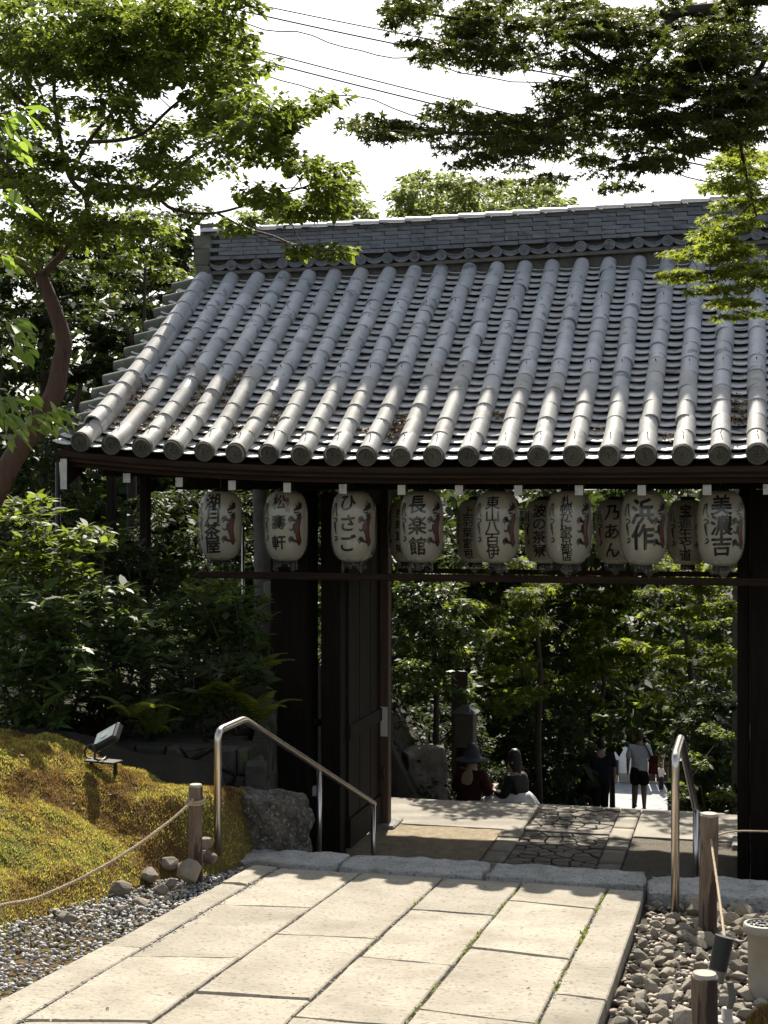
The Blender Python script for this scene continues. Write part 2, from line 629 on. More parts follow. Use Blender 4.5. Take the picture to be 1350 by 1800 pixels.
TJ = [[((383.6, 1551), (431, 1555))],
      [((391, 1590), (544, 1594)), ((249, 1683), (415, 1684)), ((62, 1796), (280, 1797))],
      [((487, 1642), (658, 1650)), ((352, 1744), (544, 1756))],
      [((728, 1598), (863, 1608)), ((640, 1682), (790, 1696))],
      [((910, 1584), (1050, 1598)), ((832, 1665), (1003, 1686)), ((744, 1774), (863, 1792))],
      [((982, 1746), (1065, 1756))]]
rng = random.Random(5)
GAP = 0.0085
for c in range(6):
    cuts = [(-5.125, -5.125)]
    for (a, b) in TJ[c]:
        cuts.append((on_path(*a)[1], on_path(*b)[1]))
    last = cuts[-1]
    vv = (last[0] + last[1]) / 2
    while vv > -13.5:
        vv -= rng.uniform(0.8, 1.15) if 0 < c < 5 else rng.uniform(1.3, 1.9)
        cuts.append((vv, vv))
    for i in range(len(cuts) - 1):
        (fl, fr), (nl, nr) = cuts[i], cuts[i + 1]
        dz = rng.uniform(-0.004, 0.004)
        nn = 6
        bm = bmesh.new()
        ring = []

        def pt(s, vl, vr, off):
            v = vl + (vr - vl) * s + off
            uu = u_line(c, v) + GAP + (u_line(c + 1, v) - u_line(c, v) - 2 * GAP) * s
            return uu, v
        edge = []
        for k in range(nn + 1):
            edge.append(pt(k / nn, nl, nr, GAP))
        for k in range(1, nn):
            t = k / nn
            v = nr + (fr - nr) * t
            edge.append((u_line(c + 1, v) - GAP, v))
        for k in range(nn + 1):
            edge.append(pt(1 - k / nn, fl, fr, -GAP))
        for k in range(1, nn):
            t = k / nn
            v = fl + (nl - fl) * t
            edge.append((u_line(c, v) + GAP, v))
        jit = [(a + rng.uniform(-0.004, 0.004), b + rng.uniform(-0.004, 0.004)) for a, b in edge]
        top = [bm.verts.new((a, b, zpath(b) + dz + rng.uniform(-0.002, 0.001))) for a, b in jit]
        bot = [bm.verts.new((a, b, zpath(b) - 0.13)) for a, b in jit]
        f = bm.faces.new(top)
        m_ = len(top)
        for k in range(m_):
            bm.faces.new((bot[k], bot[(k + 1) % m_], top[(k + 1) % m_], top[k]))
        bm.normal_update()
        bmesh.ops.bevel(bm, geom=[e for e in f.edges], offset=0.006, segments=1, affect='EDGES')
        bmesh.ops.recalc_face_normals(bm, faces=bm.faces[:])
        bm_obj('slab', bm, M_GRANITE, path)
# grit in the joints
jm = MB()
for (a, b) in [(-14, -5.11)]:
    jm.add([(u_line(0, a) + .01, a, zpath(a) - .03), (u_line(6, a) - .01, a, zpath(a) - .03), (u_line(6, b) - .01, b, zpath(b) - .03), (u_line(0, b) + .01, b, zpath(b) - .03)], [(0, 1, 2, 3)])
tag(jm.obj('joint_bed', M_PEB, path), kind='stuff')


# ------------------------------------------------------------------ stone blocks with uneven faces
def rough_block(u0, u1, v0, v1, z0, z1, amp, seed, n=10, fr=3.0, taper=0.0):
    bm = bmesh.new()
    bmesh.ops.create_cube(bm, size=1)
    bmesh.ops.subdivide_edges(bm, edges=bm.edges[:], cuts=n, use_grid_fill=True)
    L = Vector((u1 - u0, v1 - v0, z1 - z0))
    o = Vector((seed * 3.1, seed * 1.7, seed * 0.9))
    for v in bm.verts:
        q = v.co.copy()
        # round the box a little
        mx = max(abs(q.x), abs(q.y), abs(q.z))
        r = min(0.5, q.length)
        q2 = q.lerp(q.normalized() * 0.62, 0.10)
        k = 1 - taper * (q.z + 0.5)
        p = Vector(((u0 + u1) / 2 + q2.x * L.x * k, (v0 + v1) / 2 + q2.y * L.y * k, (z0 + z1) / 2 + q2.z * L.z))
        d = Vector((mnoise.noise(p * fr + o), mnoise.noise(p * fr + o + Vector((9, 0, 0))), mnoise.noise(p * fr + o + Vector((0, 9, 0)))))
        d += 0.5 * Vector((mnoise.noise(p * fr * 3 + o), mnoise.noise(p * fr * 3 + o + Vector((5, 0, 0))), mnoise.noise(p * fr * 3 + o + Vector((0, 5, 0)))))
        v.co = p + d * amp
    return bm


kerb = gempty('kerb', 0, 0, 0, kind='structure', label='row of rough grey granite kerb stones across the path end')
kx = [u_at(388, -4.95), u_at(604, -4.95), u_at(858, -4.95), u_at(1136, -5.0), u_at(1420, -5.0), u_at(1700, -5.0)]
for i in range(5):
    zz = zpath(-5.1) + (0.012 if i < 3 else 0.0)
    dv = 0.0 if i < 3 else -0.06
    bm = rough_block(kx[i] + .006, kx[i + 1] - .006, -5.115 + dv, -4.76, zz - 0.22, zz + 0.012, 0.016, i + 1, 26, 7.0)
    o = bm_obj('kerb_stone', bm, M_KERB, kerb, True)

# ------------------------------------------------------------------ hidden steps down to the gate and the long stair beyond
stair = gempty('stair', 0, -4.74, 0, kind='structure', label='stone steps descending from the kerb to the gate floor')
n = 8
for i in range(n):
    zt = -2.40 - (i + 1) * (1.2 / (n + 0))
    b = MB().box(-1.45, 1.9, 0.0 + i * 0.44 + 0.002, (i + 1) * 0.44 if i < n - 1 else 3.7, zt - 0.18, max(zt, ZF - .004), 0.012)
    b.obj('step', M_BORD, stair)
stair2 = gempty('lower_stair', 0, V_EDGE, 0, kind='structure', label='long stone stair descending beyond the gate to the street')
for i in range(40):
    zt = ZF - 0.17 * (i + 1) + 0.02
    MB().box(-1.35, 1.75, i * 0.8 + 0.003, (i + 1) * 0.8, zt - 0.2, zt, 0.015).obj('step', M_BORD, stair2)
ramp = MB()
v1, v2 = V_EDGE + 32, 66
ramp.add([(-1.35, v1, -3.6 - SLOPE * (v1 - V_EDGE)), (1.75, v1, -3.6 - SLOPE * (v1 - V_EDGE)), (1.75, v2, -16.98), (-1.35, v2, -16.98)], [(0, 1, 2, 3)])
tag(ramp.obj('ramp', M_BORD, None, False, (GX, GY, 0), -TH), 'distant paved lane dropping to the street', None, None, 'structure')
street = MB().add([(-14, 65, -17), (14, 65, -17), (14, 76, -17), (-14, 76, -17)], [(0, 1, 2, 3)]).obj(
    'street', mat('street_stone', (0.22, 0.23, 0.24), (0.29, 0.30, 0.305), rough=0.8, scale=0.8, speck=(0.17, 0.18, 0.19), speck_scale=1.5), None, False, (GX, GY, 0), -TH)
tag(street, 'sunlit grey paved street at the foot of the slope', None, None, 'structure')

# ------------------------------------------------------------------ gate floor
floor = gempty('gate_floor', 0, 0, ZF, kind='structure', label='floor under the gate with crazy paving, earth and concrete')
floor.location = floor.location * 0.94
floor.scale = (0.94, 0.94, 0.94)
tag(MB().add([(-2.5, -1.0, -.03), (2.7, -1.0, -.03), (2.7, V_EDGE, -.03), (-2.5, V_EDGE, -.03)], [(0, 1, 2, 3)]).obj('floor_bed', M_SOIL, floor))
PU0, PUi0, PUi1, PU1 = -0.54, -0.304, 0.597, 0.83
rng = random.Random(11)


def grid_patch(u0, u1, v0, v1, z, amp, st=0.05, fr=6.0):
    nu_, nv_ = max(2, int((u1 - u0) / st)), max(2, int((v1 - v0) / st))
    vs_ = [(u0 + (u1 - u0) * i / nu_, v0 + (v1 - v0) * j / nv_,
            z + amp * mnoise.noise(Vector((fr * (u0 + (u1 - u0) * i / nu_), fr * (v0 + (v1 - v0) * j / nv_), 3)))) for j in range(nv_ + 1) for i in range(nu_ + 1)]
    w = nu_ + 1
    return vs_, [(j * w + i, j * w + i + 1, (j + 1) * w + i + 1, (j + 1) * w + i) for j in range(nv_) for i in range(nu_)]


vsx, fsx = grid_patch(-2.5, PU0 - .01, -0.9, 1.58, 0.0, 0.012)
mesh_obj('earth_patch', vsx, fsx, M_EARTH, floor, True)
vsx, fsx = grid_patch(PU1 + .01, 2.68, -0.9, 1.58, -0.01, 0.012)
mesh_obj('earth_patch', vsx, fsx, mat('dark_gravel', (0.10, 0.085, 0.065), (0.2, 0.17, 0.13), rough=0.95, scale=40, bump=1.0, bscale=90), floor, True)
for (a, b, c, d) in [(-2.5, PUi0 - .04, 1.60, V_EDGE), (PU1 + .006, 2.68, 1.6, V_EDGE)]:
    MB().box(a, b, c, d, -0.1, 0.004, 0.012).obj('concrete_slab', M_CONC, floor)
for side in (0, 1):
    a, b = ((PU0, PUi0), (PUi1, PU1))[side]
    v = -0.95
    while v < V_EDGE - .05:
        L = rng.uniform(0.38, 0.72)
        e = min(v + L, V_EDGE)
        if side == 0 and v > 1.5:
            break
        if side == 0:
            e = min(e, 1.58)
        bm_obj('border_stone', rough_block(a + .004, b - .004, v + .005, e - .005, -0.1, 0.012 + rng.uniform(-.003, .004), 0.005, rng.random() * 50, 4, 6), M_BORD, floor, True)
        v = e
bm_obj('cross_stone', rough_block(PUi0 - .02, PUi1 - .004, 1.585, 1.76, -0.1, 0.014, 0.005, 3, 5, 6), M_BORD, floor, True)


def clip(poly, nx, ny, c):
    out = []
    for i in range(len(poly)):
        p, q = poly[i], poly[(i + 1) % len(poly)]
        dp, dq = nx * p[0] + ny * p[1] - c, nx * q[0] + ny * q[1] - c
        if dp <= 0:
            out.append(p)
        if dp * dq < 0:
            t = dp / (dp - dq)
            out.append((p[0] + (q[0] - p[0]) * t, p[1] + (q[1] - p[1]) * t))
    return out


def voronoi(seeds, rect, ax=1.0):
    cells = []
    for i, s in enumerate(seeds):
        poly = [(rect[0], rect[2]), (rect[1], rect[2]), (rect[1], rect[3]), (rect[0], rect[3])]
        for j, t in enumerate(seeds):
            if i == j or abs(s[0] - t[0]) > 1.2 or abs(s[1] - t[1]) > 1.2:
                continue
            nx, ny = t[0] - s[0], t[1] - s[1]
            poly = clip(poly, nx, ny, nx * (s[0] + t[0]) / 2 + ny * (s[1] + t[1]) / 2)
            if len(poly) < 3:
                break
        if len(poly) >= 3:
            cells.append(poly)
    return cells


def inset(poly, g):
    cx = sum(p[0] for p in poly) / len(poly)
    cy = sum(p[1] for p in poly) / len(poly)
    out = poly
    for i in range(len(poly)):
        p, q = poly[i], poly[(i + 1) % len(poly)]
        ex, ey = q[0] - p[0], q[1] - p[1]
        L = math.hypot(ex, ey)
        if L < 1e-5:
            continue
        nx, ny = ey / L, -ex / L
        if nx * (cx - p[0]) + ny * (cy - p[1]) > 0:
            nx, ny = -nx, -ny
        out = clip(out, nx, ny, nx * p[0] + ny * p[1] - g)
        if len(out) < 3:
            return []
    # drop short edges
    res = []
    for p in out:
        if not res or math.hypot(p[0] - res[-1][0], p[1] - res[-1][1]) > 0.006:
            res.append(p)
    return res if len(res) >= 3 else []


def flag_bm(poly, z0, z1, bev, rng_, tilt=0.006):
    bm = bmesh.new()
    tx, ty = rng_.uniform(-tilt, tilt) * 4, rng_.uniform(-tilt, tilt) * 4
    cx = sum(p[0] for p in poly) / len(poly)
    cy = sum(p[1] for p in poly) / len(poly)
    h = rng_.uniform(-tilt, tilt)
    top = [bm.verts.new((p[0], p[1], z1 + h + tx * (p[0] - cx) + ty * (p[1] - cy))) for p in poly]
    bot = [bm.verts.new((p[0], p[1], z0)) for p in poly]
    f = bm.faces.new(top)
    m_ = len(top)
    for k in range(m_):
        bm.faces.new((bot[k], bot[(k + 1) % m_], top[(k + 1) % m_], top[k]))
    bmesh.ops.recalc_face_normals(bm, faces=bm.faces[:])
    bmesh.ops.bevel(bm, geom=[e for e in f.edges], offset=bev, segments=1, affect='EDGES')
    return bm


for (v0, v1, nn) in [(-0.9, 1.58, 105), (1.765, V_EDGE, 50)]:
    sd = []
    tries = 0
    while len(sd) < nn and tries < 6000:
        tries += 1
        p = (rng.uniform(PUi0, PUi1), rng.uniform(v0, v1))
        if all(math.hypot((p[0] - q[0]) * 0.75, p[1] - q[1]) > 0.088 for q in sd):
            sd.append(p)
    for poly in voronoi(sd, (PUi0, PUi1, v0, v1)):
        q = inset(poly, 0.008)
        if q:
            bm_obj('paving_stone', flag_bm(q, -0.08, 0.0, 0.006, rng), M_PAVE, floor)

# ================================================================== THE GATE
UC = 0.4                     # middle of the roof along u
UL, UR = -3.936, 4.736       # outermost tile columns
PITCH = 0.302
V_EAVE, V_TOP = -1.62, 1.70
V_RIDGE = 1.82
SG = 0.94                    # the gate stands this much nearer than first measured
gate = gempty('temple_gate', 0, 0, ZF, label='dark timber temple gate with curved grey tiled roof and hanging lanterns', cat='gate')
gate.location = gate.location * SG
gate.scale = (SG, SG, SG)
roof = empty('roof', (0, 0, -ZF), 0, parent=gate)      # children keep z measured from eye level


def prof(v):
    w = v - V_EAVE
    if w < 0:
        return 0.33 + 0.44 * w
    return 0.33 + 0.68 * w - 0.108 * (1 - math.exp(-w / 0.45))


def sori(u, v):
    a = max(0.0, abs(u - UC) / 4.336)
    f = max(0.0, 1 - max(0.0, v - V_EAVE) / 3.6)
    return (0.155 if u < UC else 0.09) * a ** 3 * f ** 2.2


def zroof(u, v):
    return prof(v) + sori(u, v)


NCOL = 30
R_T = 0.083
NT = 14
# arc-length positions of the joints down a column
v_list = [V_EAVE]
v_c = V_EAVE
lens = [0.33] + [0.272] * 13
acc = []
v = V_EAVE
for L in lens:
    sl = (prof(v + .05) - prof(v)) / .05
    v2 = v + L / math.hypot(1, sl)
    acc.append((v, v2))
    v = v2
V_COLTOP = v


def half_tube_mesh(name, L, r0, r1, m, seg=10, ext=0.0, lip=0.0):
    """a round cover tile along +y, slightly wider at its lower (y=0) end"""
    mb = MB()
    ring = []
    for (y, r) in [(0, r0), (0, r0), (L, r1)]:
        for k in range(seg + 1):
            a = math.radians(-28 + 236 * k / seg)
            ring.append((r * math.cos(a), y, r * math.sin(a)))
    # front rim thickness
    rin = []
    for k in range(seg + 1):
        a = math.radians(-28 + 236 * k / seg)
        rin.append(((r0 - .014) * math.cos(a), 0.0, (r0 - .014) * math.sin(a)))
    n_ = seg + 1
    vs_ = ring[n_:2 * n_] + ring[2 * n_:] + rin + [(x, 0.05, z) for (x, y, z) in rin]
    fs_ = []
    for k in range(seg):
        fs_.append((k, n_ + k, n_ + k + 1, k + 1))
        fs_.append((k, k + 1, 2 * n_ + k + 1, 2 * n_ + k))
        fs_.append((2 * n_ + k, 2 * n_ + k + 1, 3 * n_ + k + 1, 3 * n_ + k))
    mb.add(vs_, fs_)
    me = mb.mesh(name, m)
    smooth_by_angle(me, 40)
    return me


T_G = half_tube_mesh('round_tile_grey', 0.30, R_T + .0025, R_T - .003, M_TILE)
T_SUN = half_tube_mesh('round_tile_sunlit', 0.30, R_T + .0025, R_T - .003, M_TILESUN)
T_E = half_tube_mesh('round_tile_eave', 0.36, R_T + .006, R_T - .002, M_TILESUN)
NAIL = MB().tube([(0, 0, 0), (0, -.01, .028)], .0045, 5).mesh('nail', M_BLACK)


def cap_mesh():
    """round eave tile end: rim, bead ring and a three-armed swirl in relief"""
    bm = bmesh.new()
    mb = MB()
    R = R_T + .012
    prof_ = [(R, .05), (R, 0.004), (R - .004, 0.0), (R - .016, 0.0), (R - .02, .016), (0.0005, .016)]
    seg = 28
    for (r, y) in prof_:
        for k in range(seg):
            a = 2 * PI * k / seg
            mb.v.append(Vector((r * math.cos(a), y, r * math.sin(a))))
    for i in range(len(prof_) - 1):
        for k in range(seg):
            k2 = (k + 1) % seg
            mb.f.append((i * seg + k, (i + 1) * seg + k, (i + 1) * seg + k2, i * seg + k2))
    for k in range(14):
        a = 2 * PI * k / 14
        c = Vector((.060 * math.cos(a), .011, .060 * math.sin(a)))
        s = .0065
        mb.add([c + Vector((s, .004, 0)), c + Vector((0, .004, s)), c + Vector((-s, .004, 0)), c + Vector((0, .004, -s)), c + Vector((0, -.005, 0))],
               [(0, 1, 4), (1, 2, 4), (2, 3, 4), (3, 0, 4)])
    for t in range(3):
        pts, rr = [], []
        for j in range(7):
            s = j / 6
            a = 2 * PI * t / 3 + s * 2.5
            r = .014 + .030 * s
            pts.append((r * math.cos(a), .013, r * math.sin(a)))
            rr.append(.0135 * (1 - s) + .003)
        mb.tube(pts, rr, 5)
    me = mb.mesh('eave_cap', M_EAVECAP)
    smooth_by_angle(me, 30)
    return me


CAP = cap_mesh()
rng = random.Random(21)
stuff_v, stuff_f = [], []


def add_stuff(me, mtx):
    n0 = len(stuff_v)
    stuff_v.extend([mtx @ v.co for v in me.vertices])
    stuff_f.extend([tuple(i + n0 for i in p.vertices) for p in me.polygons])


def col_u(k):
    return -1.822 + PITCH * (k - 8)


for k in range(1, NCOL + 1):
    u = col_u(k)
    colsplit = rng.choice([4, 5, 5, 5, 5, 6])
    for i, (va, vb) in enumerate(acc):
        za, zb = zroof(u, va), zroof(u, vb)
        sl = math.atan2(zb - za, vb - va)
        jx, jz = rng.gauss(0, .0045), rng.gauss(0, .003)
        me = T_E if i == 0 else (T_SUN if i < colsplit else T_G)
        # painted boundary of sunlit and shaded tile colours wanders by a tile towards the gable
        if i == 4 and rng.random() < 0.12:
            me = T_G
        if 0 < k < 4 and i == 3 and rng.random() < .4:
            me = T_G
        loc = (u + jx, va, za + jz + 0.006)
        rot = (sl + rng.gauss(0, .008), rng.uniform(-.03, .03), rng.gauss(0, .014))
        if k <= 21:
            shared('round_tile', me, roof, loc, rot)
        else:
            add_stuff(me, Matrix.Translation(loc) @ Matrix.Rotation(sl, 4, 'X'))
        if i in (0, 5, 10):
            off = Vector((0, .23 if i == 0 else .17, R_T + .004))
            p = Matrix.Rotation(sl, 3, 'X') @ off + Vector(loc)
            if k <= 21:
                shared('nail', NAIL, roof, p, (sl + rng.uniform(-.3, .3), rng.uniform(-.4, .4), 0))
    u0 = u
    loc = (u, V_EAVE - .012, zroof(u, V_EAVE) + .002)
    if k <= 22:
        shared('eave_cap', CAP, roof, loc, (math.radians(14), rng.uniform(-.5, .5), 0))
    else:
        add_stuff(CAP, Matrix.Translation(loc))


# pan tiles between the columns
def pan_mesh():
    mb = MB()
    w, sag, th, L = 0.145, 0.034, 0.009, 0.2
    seg = 8
    rows = []
    for (y, dz) in [(0, 0), (L, 0)]:
        for k in range(seg + 1):
            t = -1 + 2 * k / seg
            rows.append((w * t, y, sag * t * t + dz))
    n_ = seg + 1
    low = [(x, y, z - th) for (x, y, z) in rows]
    vs_ = rows + low
    fs_ = []
    for k in range(seg):
        fs_.append((k, k + 1, n_ + k + 1, n_ + k))
        fs_.append((k, 2 * n_ + k, 2 * n_ + k + 1, k + 1))
    mb.add(vs_, fs_)
    me = mb.mesh('pan_tile', M_PAN)
    smooth_by_angle(me, 40)
    return me


PAN = pan_mesh()
rows_v = []
for (va, vb) in acc:
    rows_v += [va, (va + vb) / 2]
rows_v = rows_v + [acc[-1][1]]
PSTEP = 0.039
for k in range(0, NCOL + 1):
    u = col_u(k) + PITCH / 2
    for i in range(len(rows_v)):
        va = rows_v[i] + 0.025
        vb = rows_v[i + 1] + .025 if i + 1 < len(rows_v) else va + .13
        za, zb = zroof(u, va), zroof(u, vb)
        sl = math.atan2(zb - za, vb - va)
        base = -0.072
        # each tile rides on the one below, so it lies flatter than the roof
        run = math.hypot(vb - va, zb - za)
        tilt = sl - math.atan2(PSTEP, run)
        loc = (u + rng.uniform(-.004, .004), va, za + base + PSTEP + rng.uniform(-.004, .004))
        rot = (tilt, rng.uniform(-.04, .04), rng.uniform(-.02, .02))
        if 1 <= k <= 20 and i < 15:
            shared('pan_tile', PAN, roof, loc, rot)
        elif k >= 0:
            add_stuff(PAN, Matrix.Translation(loc) @ Matrix.Rotation(tilt, 4, 'X'))
o = mesh_obj('roof_tiling', stuff_v, stuff_f, M_PAN, roof, True)
tag(o, kind='stuff')

# roof deck below the tiles, front and rear slopes
us_ = [UL - .25 + (UR - UL + .5) * i / 28 for i in range(29)]
vv_ = [V_EAVE + .03 + (V_RIDGE - V_EAVE - .03) * j / 14 for j in range(15)]
mb = MB()
for sgn in (1, -1):
    n0 = len(mb.v)
    for off in (-0.155, -0.2):
        for v in vv_:
            for u in us_:
                vv2 = v if sgn == 1 else 2 * V_RIDGE - v
                mb.v.append(Vector((u, vv2, zroof(u, v) + off)))
    nn = len(us_) * len(vv_)
    for lay in (0, 1):
        for j in range(len(vv_) - 1):
            for i in range(len(us_) - 1):
                a = n0 + lay * nn + j * len(us_) + i
                mb.f.append((a, a + 1, a + len(us_) + 1, a + len(us_)))
    for j in range(len(vv_) - 1):
        for i in (0, len(us_) - 1):
            a = n0 + j * len(us_) + i
            mb.f.append((a, a + len(us_), a + nn + len(us_), a + nn))
    for i in range(len(us_) - 1):
        a = n0 + i
        mb.f.append((a, a + 1, a + nn + 1, a + nn))
mb.obj('roof_deck', M_WOODH, roof)
# rear slope covering
mb = MB()
for v in vv_:
    for u in us_:
        mb.v.append(Vector((u, 2 * V_RIDGE - v, zroof(u, v) - .02)))
for j in range(len(vv_) - 1):
    for i in range(len(us_) - 1):
        a = j * len(us_) + i
        mb.f.append((a, a + len(us_), a + len(us_) + 1, a + 1))
mb.obj('rear_slope', M_PAN, roof)

# eave boards: two stepped timbers following the curve of the eave
for (dv, z1, z0, th) in [(0.03, -.095, -.165, .07), (0.10, -.167, -.235, .09)]:
    mb = MB()
    for u in us_:
        zz = zroof(u, V_EAVE)
        for (a, b) in [(V_EAVE + dv, z1), (V_EAVE + dv, z0), (V_EAVE + dv + th, z0), (V_EAVE + dv + th, z1)]:
            mb.v.append(Vector((u, a, zz + b)))
    for i in range(len(us_) - 1):
        for c in range(4):
            c2 = (c + 1) % 4
            mb.f.append((i * 4 + c, i * 4 + c2, (i + 1) * 4 + c2, (i + 1) * 4 + c))
    mb.f += [(0, 1, 2, 3), tuple((len(us_) - 1) * 4 + c for c in (3, 2, 1, 0))]
    mb.obj('eave_board', M_WOODH, roof)

# rafters with white painted ends
raf_px = [(223, 838), (315, 845), (408, 850), (505, 852), (603, 857), (706, 858), (807, 858), (911, 860), (1018, 860), (1128, 862), (1243, 865)]
V_RAF = V_EAVE + 0.16
raf_u = [u_at(px, V_RAF) for px, _ in raf_px]
while raf_u[-1] < UR:
    raf_u.append(raf_u[-1] + 0.49)
for i, u in enumerate(raf_u):
    ze = zroof(u, V_EAVE) - .29
    mb = MB()
    w, h = .034, .085
    st = [V_RAF, -.9, 0.0, 1.0, V_RIDGE]
    for v in st:
        zz = ze + (prof(v) - prof(V_RAF)) * (0.97)
        for (a, b) in [(-w, -h / 2), (w, -h / 2), (w, h / 2), (-w, h / 2)]:
            mb.v.append(Vector((u + a, v, zz + b)))
    for j in range(len(st) - 1):
        for c in range(4):
            c2 = (c + 1) % 4
            mb.f.append((j * 4 + c, j * 4 + c2, (j + 1) * 4 + c2, (j + 1) * 4 + c))
    mb.f += [(3, 2, 1, 0), tuple((len(st) - 1) * 4 + c for c in range(4))]
    mb.obj('rafter', M_WOODH, roof)
    e = MB().box(u - w - .001, u + w + .001, V_RAF - .006, V_RAF - .0005, ze - h / 2 - .001, ze + h / 2 + .001).obj('rafter_end', M_WHITE, roof)

# barge boards at both gables
for (ub, s) in [(UL - .16, 1), (UR + .16, -1)]:
    mb = MB()
    st = [V_EAVE - .02 + (V_RIDGE - V_EAVE + .02) * j / 10 for j in range(11)]
    for sg in (1, -1):
        n0 = len(mb.v)
        for v in st:
            zz = zroof(ub, v)
            v2 = v if sg == 1 else 2 * V_RIDGE - v
            for (a, b) in [(-.03, -.42), (.03, -.42), (.03, -.16), (-.03, -.16)]:
                mb.v.append(Vector((ub + a, v2, zz + b)))
        for j in range(len(st) - 1):
            for c in range(4):
                c2 = (c + 1) % 4
                mb.f.append((n0 + j * 4 + c, n0 + j * 4 + c2, n0 + (j + 1) * 4 + c2, n0 + (j + 1) * 4 + c))
        mb.f += [(n0 + 3, n0 + 2, n0 + 1, n0)]
    mb.obj('barge_board', M_WOOD, roof)
    zz = zroof(ub, V_EAVE)
    MB().box(ub - .032, ub + .032, V_EAVE - .027, V_EAVE - .0205, zz - .45, zz - .17).obj('barge_end', M_WHITE, roof)

# ------------------------------------------------------------------ verge tiles along the near gable
VT = half_tube_mesh('verge_tile', 0.34, 0.085, 0.072, M_MOSSTILE)
for s, ub in ((1, UL - .09), (-1, UR + .09)):
    v = V_EAVE + .35
    while v < V_TOP + .15:
        zz = zroof(ub, v) - .005
        a = half = 0
        # axis along u, open end away from the roof, nose dipping
        shared('verge_tile', VT, roof, (ub - s * .30, v, zz - .085), (math.radians(13), 0, -s * PI / 2))
        v += .262
VC = half_tube_mesh('verge_roll', 0.31, R_T + .012, R_T + .002, M_TILESUN)
VCG = half_tube_mesh('verge_roll_grey', 0.31, R_T + .012, R_T + .002, M_TILE)
for s, ub in ((1, UL - .09), (-1, UR + .09)):
    for i, (va, vb) in enumerate(acc):
        if i == 0:
            continue
        za, zb = zroof(ub, va), zroof(ub, vb)
        shared('verge_roll', VC if i < 9 else VCG, roof, (ub + s * .07, va, za + .045), (math.atan2(zb - za, vb - va), 0, 0))  # lower rolls take the sunlit tile colour, upper ones the shaded grey
# corner ornament at the foot of the verge
bm = bmesh.new()
r2 = random.Random(4)
om = MB()
for (dx, dy, dz, sx, sy, sz) in [(0, 0, 0, .075, .09, .06), (-.02, .02, .06, .06, .07, .06), (-.035, .04, .12, .045, .055, .055), (.035, .03, .04, .05, .05, .04), (-.04, .05, .17, .03, .03, .035), (-.07, .0, .05, .035, .05, .05)]:
    b = rock_bm(r2, sx, sy, sz, 26)
    om.bm(b, Matrix.Translation((UL - .22 + dx, V_EAVE + .26 + dy, zroof(UL, V_EAVE + .3) + .07 + dz)))
om.obj('corner_ornament', mat('ornament_tile', (0.045, 0.047, 0.045), (0.09, 0.09, 0.08), rough=0.7, scale=20, bump=0.6), roof)

# ------------------------------------------------------------------ ridge
ZR = prof(V_COLTOP) + .02           # underside of the ridge stack at its front
V_RF = V_COLTOP - 0.035              # front face of the stack
RU0, RU1 = UL - .01, UR + .01


def zridge(u):
    a = abs(u - UC) / 4.336
    return 0.05 * a ** 2.5 + 0.024 * (u + 2.5)


def ridge_strip(name, v0, v1, z0, z1, m, u0=RU0, u1=RU1, n=24):
    mb = MB()
    for i in range(n + 1):
        u = u0 + (u1 - u0) * i / n
        for (a, b) in [(v0, z0), (v1, z0), (v1, z1), (v0, z1)]:
            mb.v.append(Vector((u, a, b + zridge(u))))
    for i in range(n):
        for c in range(4):
            c2 = (c + 1) % 4
            mb.f.append((i * 4 + c, (i + 1) * 4 + c, (i + 1) * 4 + c2, i * 4 + c2))
    mb.f += [(0, 1, 2, 3), (n * 4 + 3, n * 4 + 2, n * 4 + 1, n * 4)]
    return mb.obj(name, m, roof)


VB = 2 * V_RIDGE - V_RF
ridge_strip('ridge_bed', V_RF + .07, VB - .07, ZR - .30, ZR + .08, M_MORTAR)
ridge_strip('ridge_mortar', V_RF - .01, V_RF + .069, ZR + .02, ZR + .055, M_MORTAR)
ridge_strip('ridge_core', V_RF + .1, VB - .1, ZR + .085, ZR + .50, M_MORTAR)
# ring row: crescents with round bosses
RING = MB()
for (r0, r1, y0, y1) in [(.058, .046, -.03, -.03)]:
    seg = 24
    pr = [(.060, .06), (.060, -.028), (.057, -.032), (.047, -.032), (.045, -.022), (.0005, -.022)]
    for (r, y) in pr:
        for k in range(seg):
            a = 2 * PI * k / seg
            RING.v.append(Vector((r * math.cos(a), y, r * math.sin(a))))
    for i in range(len(pr) - 1):
        for k in range(seg):
            k2 = (k + 1) % seg
            RING.f.append((i * seg + k, (i + 1) * seg + k, (i + 1) * seg + k2, i * seg + k2))
for t in range(3):
    pts, rr = [], []
    for j in range(6):
        s = j / 5
        a = 2 * PI * t / 3 + s * 2.5
        r = .009 + .024 * s
        pts.append((r * math.cos(a), -.024, r * math.sin(a)))
        rr.append(.009 * (1 - s) + .002)
    RING.tube(pts, rr, 5)
RINGM = RING.mesh('ridge_ring', M_RIDGE)
smooth_by_angle(RINGM, 30)
CRES = MB()
seg = 10
hw = PITCH / 2 - .045
for k in range(seg + 1):
    t = -1 + 2 * k / seg
    x = hw * t
    zc = .034 * t * t
    hgt = .030 + .018 * (1 - t * t)
    for (y, z) in [(.05, zc + .005), (-.016, zc + .005), (-.016, zc - .006), (-.008, zc - .009), (-.008, zc - hgt), (.05, zc - hgt)]:
        CRES.v.append(Vector((x, y, z)))
for k in range(seg):
    for c in range(5):
        CRES.f.append((k * 6 + c, k * 6 + c + 1, (k + 1) * 6 + c + 1, (k + 1) * 6 + c))
CRESM = CRES.mesh('ridge_crescent', M_RIDGE)
smooth_by_angle(CRESM, 40)
zc = ZR + .115
for k in range(2, NCOL):
    u = col_u(k)
    shared('ridge_ring', RINGM, roof, (u, V_RF + .01, zc + zridge(u)), (0, rng.uniform(-1, 1), 0))
